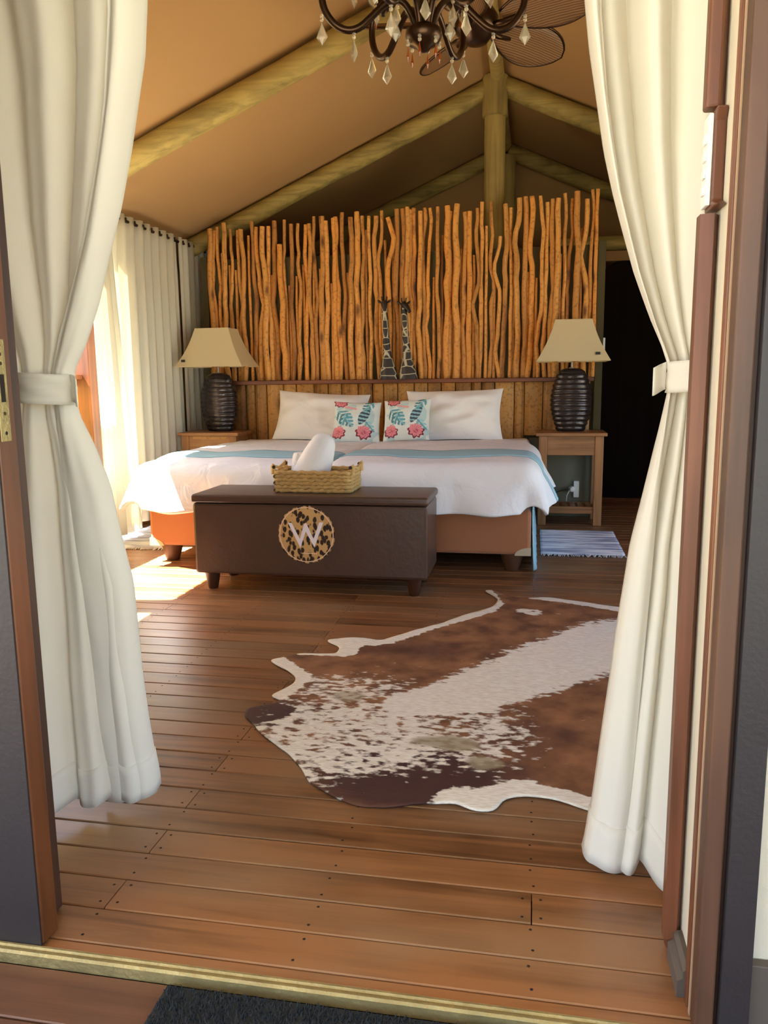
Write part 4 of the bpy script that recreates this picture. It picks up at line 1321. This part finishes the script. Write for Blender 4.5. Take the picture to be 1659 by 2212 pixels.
mt = thing('doormat', (-.3, .95, -.02), 'black bristly doormat outside the threshold', 'doormat')
MX0, MX1, MY0, MY1 = -.612, .002, .72, 1.150
MB().box(MX0, MX1, MY0, MY1, -.0175, -.008).build('backing', M['mat'], mt, bevel=.002)
tv, tf = [], []
for i in range(16000):
    x_, y_ = random.uniform(MX0 + .004, MX1 - .004), random.uniform(MY0 + .004, MY1 - .004)
    a = random.uniform(0, 6.28); r_ = random.uniform(.0012, .0028); h = random.uniform(.005, .010)
    dx, dy = random.uniform(-.005, .005), random.uniform(-.005, .005)
    n0 = len(tv)
    tv += [(x_ + r_ * math.cos(a), y_ + r_ * math.sin(a), -.009), (x_ + r_ * math.cos(a + 2.1), y_ + r_ * math.sin(a + 2.1), -.009), (x_ + r_ * math.cos(a + 4.2), y_ + r_ * math.sin(a + 4.2), -.009), (x_ + dx, y_ + dy, -.009 + h)]
    tf += [(n0, n0 + 1, n0 + 3), (n0 + 1, n0 + 2, n0 + 3), (n0 + 2, n0, n0 + 3)]
to = obj('bristles', tv, tf, M['tuft'], mt)
to['kind'] = 'stuff'

# ------------------------------------------------------------------ doorway curtains
def drape(name, label, tab_in, tab_out, ytab, amp_tab, nf, seed, z_hem, z_top, flip, mat, group, hemrise=0.0, flap=None):
    """tab_in/out: (z, x) of the free edge and of the wall edge; ytab: (z, y at free edge, y at wall edge)"""
    nz_, nu = 90, 170
    zs = np.linspace(0, 1, nz_)
    zi, xi_ = zip(*sorted(tab_in)); zo, xo_ = zip(*sorted(tab_out))
    zy, ya, yb = zip(*sorted(ytab)); za, am = zip(*sorted(amp_tab))
    P = np.zeros((nu, nz_, 3))
    rs = random.Random(seed)
    ph = [rs.uniform(0, 6.28) for _ in range(4)]
    for i in range(nu):
        u = i / (nu - 1)
        for j in range(nz_):
            hem = z_hem + hemrise * (.5 + .5 * math.sin(u * nf * 6.283 + ph[0]))
            z = hem + (z_top - hem) * zs[j]
            a = np.interp(z, zi, xi_); c = np.interp(z, zo, xo_)
            y_ = np.interp(z, zy, ya) * (1 - u) + np.interp(z, zy, yb) * u
            A = np.interp(z, za, am)
            uu = u + .03 * math.sin(u * 9 + ph[1])
            th = uu * nf * 2 * math.pi + ph[0] + .35 * math.sin(z * 1.3 + ph[2])
            fo = math.sin(th) + .28 * math.sin(2 * th + ph[3]) + .35 * math.sin(th * .43 + ph[1])
            env = min(1, u / .03 + .35)
            x_ = a + (c - a) * u + .25 * A * math.cos(th) * (1 if 0.02 < u < .98 else 0) * math.copysign(1, c - a) * min(1, u / .08)
            P[i, j] = (x_, y_ + A * fo * env + .0035 * mnoise.noise(Vector((u * 6, z * 5, seed))), z)
    if flap:
        # the leading edge is folded over and hangs in front
        ze, xe_ = zip(*sorted(flap))
        nq = 34
        Q = np.zeros((nq, nz_, 3))
        for i in range(nq):
            f_ = 1 - i / nq
            for j in range(nz_):
                z = P[0, j, 2]
                z2 = z_hem + hemrise * .3 + (z_top - z_hem - hemrise * .3) * zs[j] - .012 * f_ * (1 - zs[j])
                a = np.interp(z, zi, xi_); E_ = np.interp(z, ze, xe_)
                A = np.interp(z, za, am)
                D = (2.0 * A + .012) * (1 - math.exp(-f_ / .07))
                yb_ = P[0, j, 1] - D
                # stay in front of the folds behind
                Q[i, j] = (a + (E_ - a) * f_, yb_ + .30 * A * math.sin(f_ * 7.0 + z * .8) + .003 * mnoise.noise(Vector((f_ * 4, z * 6, seed + 9))), z2)
        P = np.concatenate([Q, P], 0)
        nu = P.shape[0]
    mb_ = MB().grid(P)
    t_ = thing(name, ((tab_out[0][1] + tab_in[0][1]) / 2, ytab[0][1], 0), label, 'curtain', group)
    o = mb_.build('fabric', mat, t_, smooth=True)
    solid(o, .0025)
    nh = 5
    Q = P[:, :nh].copy()
    h = MB().grid(Q).build('hem', mat, t_, smooth=True)
    solid(h, .007)
    return t_, o

LFLAP = [(1.788, -0.856), (1.618, -0.879), (1.486, -0.91), (1.35, -0.952), (1.238, -0.999), (1.142, -1.035), (1.064, -1.058)] + [(0.984, -1.054), (0.864, -1.058), (0.656, -1.063), (0.441, -1.053), (0.218, -1.042), (0.002, -1.018)]
RFLAP = [(1.693, 0.105), (1.539, 0.122), (1.379, 0.152), (1.24, 0.19), (1.131, 0.227), (1.072, 0.249)] + [(1.004, 0.254), (0.787, 0.242), (0.512, 0.229), (0.269, 0.217), (0.041, 0.2)]
LCin = [(.02, -.905), (.071, -.905), (.131, -.912), (.249, -.920), (.354, -.925), (.48, -.925), (.57, -.926), (.691, -.945), (.80, -.960), (.896, -.990), (.965, -1.018), (1.02, -1.024), (1.065, -1.020), (1.126, -.987), (1.216, -.952), (1.304, -.924), (1.41, -.886), (1.531, -.853), (1.703, -.813), (1.817, -.80), (2.13, -.79)]
LCout = [(.02, -1.22), (.6, -1.20), (.95, -1.145), (1.03, -1.135), (1.10, -1.15), (1.4, -1.28), (2.13, -1.45)]
LY = [(.02, 1.72, 1.50), (.4, 1.70, 1.54), (.9, 1.67, 1.60), (1.03, 1.66, 1.62), (1.2, 1.67, 1.62), (2.13, 1.67, 1.62)]
AMP = [(.02, .024), (.5, .022), (.88, .016), (1.0, .010), (1.06, .010), (1.2, .016), (1.5, .026), (2.13, .034)]
lc, lco = drape('door_curtain', 'cream curtain tied back at the left of the doorway', LCin, LCout, LY, AMP, 3.6, 3, .022, 2.13, False, M['curtain'], 'tied back curtains at the doorway', .02, LFLAP)
RCin = [(.02, .119), (.06, .128), (.159, .141), (.298, .155), (.413, .168), (.505, .176), (.615, .189), (.703, .199), (.789, .217), (.865, .232), (.938, .246), (1.0, .256), (1.035, .262), (1.074, .252), (1.145, .220), (1.234, .186), (1.312, .162), (1.381, .142), (1.458, .123), (1.55, .107), (1.64, .091), (1.729, .080), (2.13, .060)]
RCout = [(.02, .40), (.6, .39), (.95, .350), (1.03, .342), (1.10, .350), (1.4, .42), (2.13, .56)]
RY = [(.02, 1.63, 1.49), (.4, 1.65, 1.52), (.9, 1.65, 1.58), (1.03, 1.64, 1.60), (1.2, 1.65, 1.60), (2.13, 1.66, 1.60)]
rc, rco = drape('door_curtain', 'cream curtain tied back at the right of the doorway', RCin, RCout, RY, AMP, 4.1, 12, .024, 2.13, True, M['curtain'], 'tied back curtains at the doorway', .02, RFLAP)

def tieback(parent, cx, cy, rx_, ry_, z0, z1, tab_x, tilt, s):
    n = 40
    P = np.zeros((n + 1, 8, 3))
    for i in range(n + 1):
        w_ = 2 * math.pi * i / n
        for j in range(8):
            z = z0 + (z1 - z0) * j / 7 + tilt * math.cos(w_) 
            bl = 1 + .03 * math.sin(j * 1.7 + w_ * 3) + .05 * mnoise.noise(Vector((w_, j * .3, cx)))
            P[i, j] = (cx + rx_ * bl * math.cos(w_), cy + ry_ * bl * math.sin(w_), z)
    o = MB().grid(P).build('tieback', M['curtain'], parent, smooth=True)
    solid(o, .003)
    # loose end of the band
    P = np.array([[(cx + s * (rx_ + .002 + .026 * t_), cy - .004 - .018 * t_ + .006 * math.sin(t_ * 5), z0 + .003 + (z1 - z0 - .006) * q / 4 - .012 * t_ + s * 0) for q in range(5)] for t_ in np.linspace(0, 1, 6)])
    e = MB().grid(P).build('band_end', M['curtain'], o, smooth=True)
    solid(e, .003)
tieback(lc, -1.078, 1.640, .064, .058, .992, 1.058, 0, -.004, 1)
tieback(rc, .302, 1.618, .052, .056, 1.008, 1.066, 0, .004, -1)
for nm, a, b2 in (('curtain_rod', -1.55, -.72), ('curtain_rod', .0, .66)):
    r_ = MB().tube([(a, 1.64, 2.15), (b2, 1.64, 2.15)], .012, 12).build(nm, M['metal'], None, smooth=True, sharp=40)
    tag(r_, 'dark curtain rod above the ' + ('left' if a < -1 else 'right') + ' doorway curtain', 'curtain rod')

# ------------------------------------------------------------------ curtains along the left wall
def side_curtain(y0, y1, z0, z1, n, x, amp, label, seed, eyelets=True, spread=0.0, mat='curtain_l'):
    t_ = thing('side_curtain', (x, (y0 + y1) / 2, z0), label, 'curtain', 'long curtains on the left wall')
    nu, nz_ = n * 16, 24
    P = np.zeros((nu + 1, nz_, 3))
    for i in range(nu + 1):
        u = i / nu
        for j in range(nz_):
            t = j / (nz_ - 1)
            z = z0 + (z1 - z0) * t
            th = u * n * 2 * math.pi
            amp_ = amp * (.75 + .35 * mnoise.noise(Vector((u * 6, seed, 0)))) * (1.0 if t < .93 else 1.05)
            xo = x + spread * (1 - t) ** 1.3 * (1 - u) * .0
            sq = math.tanh(1.8 * math.sin(th)) if t > .9 else math.sin(th) + .15 * math.sin(2 * th + seed)
            yy_ = y0 + (y1 - y0) * u + .012 * mnoise.noise(Vector((u * 5, t * 2, seed))) * (1 - t)
            P[i, j] = (xo + amp_ * sq, yy_ + spread * (1 - t) ** 1.2 * u, z)
    o = MB().grid(P).build('fabric', M[mat], t_, smooth=True)
    solid(o, .002)
    if eyelets:
        src = None
        for k_ in range(n):
            u = (k_ + .25) / n
            p = (x + amp * 1.0 + .003, y0 + (y1 - y0) * u, z1 - .035)
            if src is None:
                src = MB().lathe([(.0115, 0), (.0115, .004)], (0, 0, 0), 12)
                src.xf(Matrix.Rotation(math.pi / 2, 4, 'Y'))
                src.v = [(q[0] + t_.location.x, q[1] + t_.location.y, q[2] + t_.location.z) for q in src.v]
                src = src.build('eyelet', M['black'], t_)
                src.location = (p[0] - t_.location.x, p[1] - t_.location.y, p[2] - t_.location.z)
            else:
                link_copy(src, t_, (p[0] - t_.location.x, p[1] - t_.location.y, p[2] - t_.location.z))
    return t_
side_curtain(5.02, 6.02, .055, 2.165, 8, XL + .10, .032, 'long pleated cream curtain on the left wall, panel nearer the window', 1)
side_curtain(6.06, 7.00, .055, 2.165, 9, XL + .10, .028, 'long pleated cream curtain on the left wall, panel beside the headboard', 2)
side_curtain(4.60, 4.86, .045, 2.165, 5, XL + .185, .028, 'sunlit cream curtain gathered at the edge of the left window', 3, False, .20)
rod = MB().tube([(XL + .10, 4.75, 2.13), (XL + .10, 7.6, 2.13)], .011, 10).build('curtain_rod', M['metal'], None, smooth=True, sharp=40)
tag(rod, 'dark curtain rod along the left wall', 'curtain rod')

# ------------------------------------------------------------------ ceiling fan
FX, FY, FZ = RX, 4.12, 2.70
fan = thing('ceiling_fan', (FX, FY, FZ), 'brown ceiling fan with leaf-shaped woven blades under the ridge', 'ceiling fan')
MB().lathe([(.012, .08), (.012, .53)], (FX, FY, FZ), 12).build('downrod', M['metal'], fan, smooth=True, sharp=40)
MB().lathe([(.02, -.09), (.05, -.08), (.075, -.05), (.10, -.03), (.105, .03), (.08, .07), (.03, .09)], (FX, FY, FZ), 24).build('motor_housing', M['metal'], fan, smooth=True, sharp=50)
nb = 18
top, ln = [], .465
half = []
for i in range(nb + 1):
    t = i / nb
    wv = .120 * (math.sin(math.pi * min(1, (.10 + .90 * t) ** 1.25)) ** .62 if t < 1 else 0)
    half.append((.14 + ln * t, wv))
bv, bf = [], []
for i, (r_, wv) in enumerate(half):
    for q in (-1, -.5, 0, .5, 1):
        bv.append((r_, q * wv, .012 * (1 - q * q) * math.sin(math.pi * i / nb) - .01 * (i / nb)))
for i in range(nb):
    for q in range(4):
        bf.append((i * 5 + q, (i + 1) * 5 + q, (i + 1) * 5 + q + 1, i * 5 + q + 1))
bsrc = None
for k_ in range(5):
    ang = math.radians(-24 + 72 * k_)
    if bsrc is None:
        bsrc = obj('blade', [(p[0] + FX, p[1] + FY, p[2] + FZ) for p in bv], bf, M['blade'], fan, smooth=True)
        solid(bsrc, .010)
        bsrc.rotation_euler = (-.42, 0, ang)
        rim = MB().tube([(half[i][0] + FX, half[i][1] + FY, FZ - .01 * i / nb) for i in range(nb + 1)] + [(half[i][0] + FX, -half[i][1] + FY, FZ - .01 * i / nb) for i in range(nb - 1, -1, -1)], .007, 6).build('rim', M['metal'], bsrc, smooth=True)
        arm = MB().tube([(FX + .08, FY, FZ - .02), (FX + .14, FY, FZ - .022), (FX + .22, FY, FZ - .012)], [.012, .012, .010], 8).build('bracket', M['metal'], bsrc, smooth=True)
    else:
        c = link_copy(bsrc, fan, (0, 0, 0), (-.42, 0, ang))
        for sub in (rim, arm):
            link_copy(sub, c, (0, 0, 0))

# ------------------------------------------------------------------ chandelier
HX, HYc, HZ = -.322, 2.40, 1.957
cd = thing('chandelier', (HX, HYc, HZ), 'bronze chandelier with curved arms and hanging crystal drops', 'chandelier')
MB().lathe([(.004, -.012), (.016, -.008), (.020, .0), (.042, .010), (.052, .030), (.050, .045), (.030, .058), (.014, .066), (.012, .20), (.022, .22), (.034, .26), (.026, .30), (.012, .33), (.012, .46), (.004, .48)], (HX, HYc, HZ), 24).build('column', M['metal'], cd, smooth=True, sharp=60)
MB().tube([(HX, HYc, HZ + .47), (HX + .01, HYc, HZ + 1.0), (RX, HYc, RZ - .12)], .006, 8).build('chain', M['metal'], cd)
ARM = [(.018, .035), (.030, .075), (.052, .112), (.080, .124), (.112, .110), (.148, .078), (.182, .052), (.216, .046), (.250, .062), (.276, .098), (.283, .140), (.270, .178), (.245, .198), (.222, .190), (.215, .175)]
def cr_pts(pts, sub=4):
    out = []
    P = [Vector((p[0], 0, p[1])) for p in pts]
    for i in range(len(P) - 1):
        p0, p1, p2, p3 = P[max(i - 1, 0)], P[i], P[i + 1], P[min(i + 2, len(P) - 1)]
        for q in range(sub):
            t = q / sub
            out.append(.5 * ((2 * p1) + (p2 - p0) * t + (2 * p0 - 5 * p1 + 4 * p2 - p3) * t * t + (3 * p1 - p0 - 3 * p2 + p3) * t ** 3))
    out.append(P[-1])
    return out
drop0 = MB()
nk = 6
drop0.add([(0, 0, -.018)] + [(.0165 * math.cos(2 * math.pi * q / nk), .0075 * math.sin(2 * math.pi * q / nk), -.058) for q in range(nk)] + [(0, 0, -.079)],
          [(0, 1 + q, 1 + (q + 1) % nk) for q in range(nk)] + [(nk + 1, 1 + (q + 1) % nk, 1 + q) for q in range(nk)])
bead0 = MB()
for zb in (-.003, -.0125):
    bead0.sphere((0, 0, zb), .0056, 8, 6)
amb0 = MB()
amb0.add([(0, 0, -.016)] + [(.0045 * math.cos(2 * math.pi * q / nk), .0045 * math.sin(2 * math.pi * q / nk), -.046) for q in range(nk)] + [(0, 0, -.060)],
         [(0, 1 + q, 1 + (q + 1) % nk) for q in range(nk)] + [(nk + 1, 1 + (q + 1) % nk, 1 + q) for q in range(nk)])
shift = lambda mb_: [(p[0] + HX, p[1] + HYc, p[2] + HZ) for p in mb_.v]
srcs = {}
def hang(kind, px, py, pz, rz):
    """a drop with its two beads, positions relative to the hub"""
    if kind not in srcs:
        dm = drop0 if kind == 'crystal_drop' else amb0
        o = obj(kind, shift(dm), dm.f, M['crystal'] if kind == 'crystal_drop' else M['amber'], cd)
        bo = obj('bead', shift(bead0), bead0.f, M['crystal'], o, smooth=True)
        srcs[kind] = (o, bo)
        o.location = (px, py, pz); o.rotation_euler = (0, 0, rz)
    else:
        o, bo = srcs[kind]
        c = link_copy(o, cd, (px, py, pz), (0, 0, rz))
        link_copy(bo, c, (0, 0, 0))
for k_ in range(6):
    ang = math.radians(12 + 60 * k_)
    ca, sa = math.cos(ang), math.sin(ang)
    at = lambda r_, z_: (HX + r_ * ca, HYc + r_ * sa, HZ + z_)
    arm = MB().tube([at(p.x, p.z) for p in cr_pts(ARM)], .0102, 10).build('arm', M['metal'], cd, smooth=True, sharp=60)
    cx_, cy_, cz_ = at(.215, .16)
    cup = MB().lathe([(.006, -.02), (.010, -.012), (.016, -.006), (.034, .006), (.046, .020), (.043, .022), (.020, .014), (.018, .05)], (cx_, cy_, cz_ + .02), 14).build('candle_cup', M['metal'], arm, smooth=True, sharp=60)
    MB().lathe([(.014, .03), (.014, .13), (.012, .132)], (cx_, cy_, cz_ + .02), 12).build('candle_sleeve', M['shade'], arm, smooth=True, sharp=50)
    hang('crystal_drop', .285 * ca, .285 * sa, .085, .5 * math.sin(k_ * 2.1))
    hang('crystal_drop', .196 * ca, .196 * sa, .040, .7 * math.sin(k_ * 1.3 + 1))
    hang('crystal_drop', .09 * math.cos(ang + .5), .09 * math.sin(ang + .5), .112, .8 * math.sin(k_ * 3.3))
    for q in range(3):
        w = ang + 2.1 * q
        hang('amber_drop' if q == 0 else 'crystal_drop', .215 * ca + .043 * math.cos(w), .215 * sa + .043 * math.sin(w), .196, w)
    hang('amber_drop', .046 * math.cos(ang + .2), .046 * math.sin(ang + .2), .018, ang)

# shrub outside the left window
for j, (sx, sy, sr) in enumerate(((-5.2, 6.7, .9), (-5.9, 9.2, 1.1), (-5.0, 4.8, .7))):
    sh_ = thing('shrub', (sx, sy, -.45), ['leafy green shrub in the sun outside the left window', 'taller leafy shrub farther along the outside of the tent', 'small leafy shrub straight outside the left window'][j], 'shrub')
    MB().tube([(sx, sy, -.45), (sx + .05, sy, .2), (sx, sy + .05, .7 * sr)], [.05, .04, .02], 8).build('stem', M['log_z'], sh_)
    lv, lf = [], []
    for i in range(2600):
        d = Vector((random.gauss(0, 1), random.gauss(0, 1), random.gauss(0, 1))).normalized() * sr * random.uniform(.55, 1) ** .6
        p = Vector((sx, sy, .55 * sr)) + Vector((d.x, d.y, d.z * 1.05))
        a = Vector((random.gauss(0, 1), random.gauss(0, 1), random.gauss(0, 1))).normalized()
        b2 = a.orthogonal().normalized()
        n0 = len(lv)
        lv += [p - a * .05, p + b2 * .022, p + a * .05, p - b2 * .022]
        lf.append((n0, n0 + 1, n0 + 2, n0 + 3))
    lo = obj('foliage', lv, lf, M['leafgreen'], sh_)
    lo['kind'] = 'stuff'
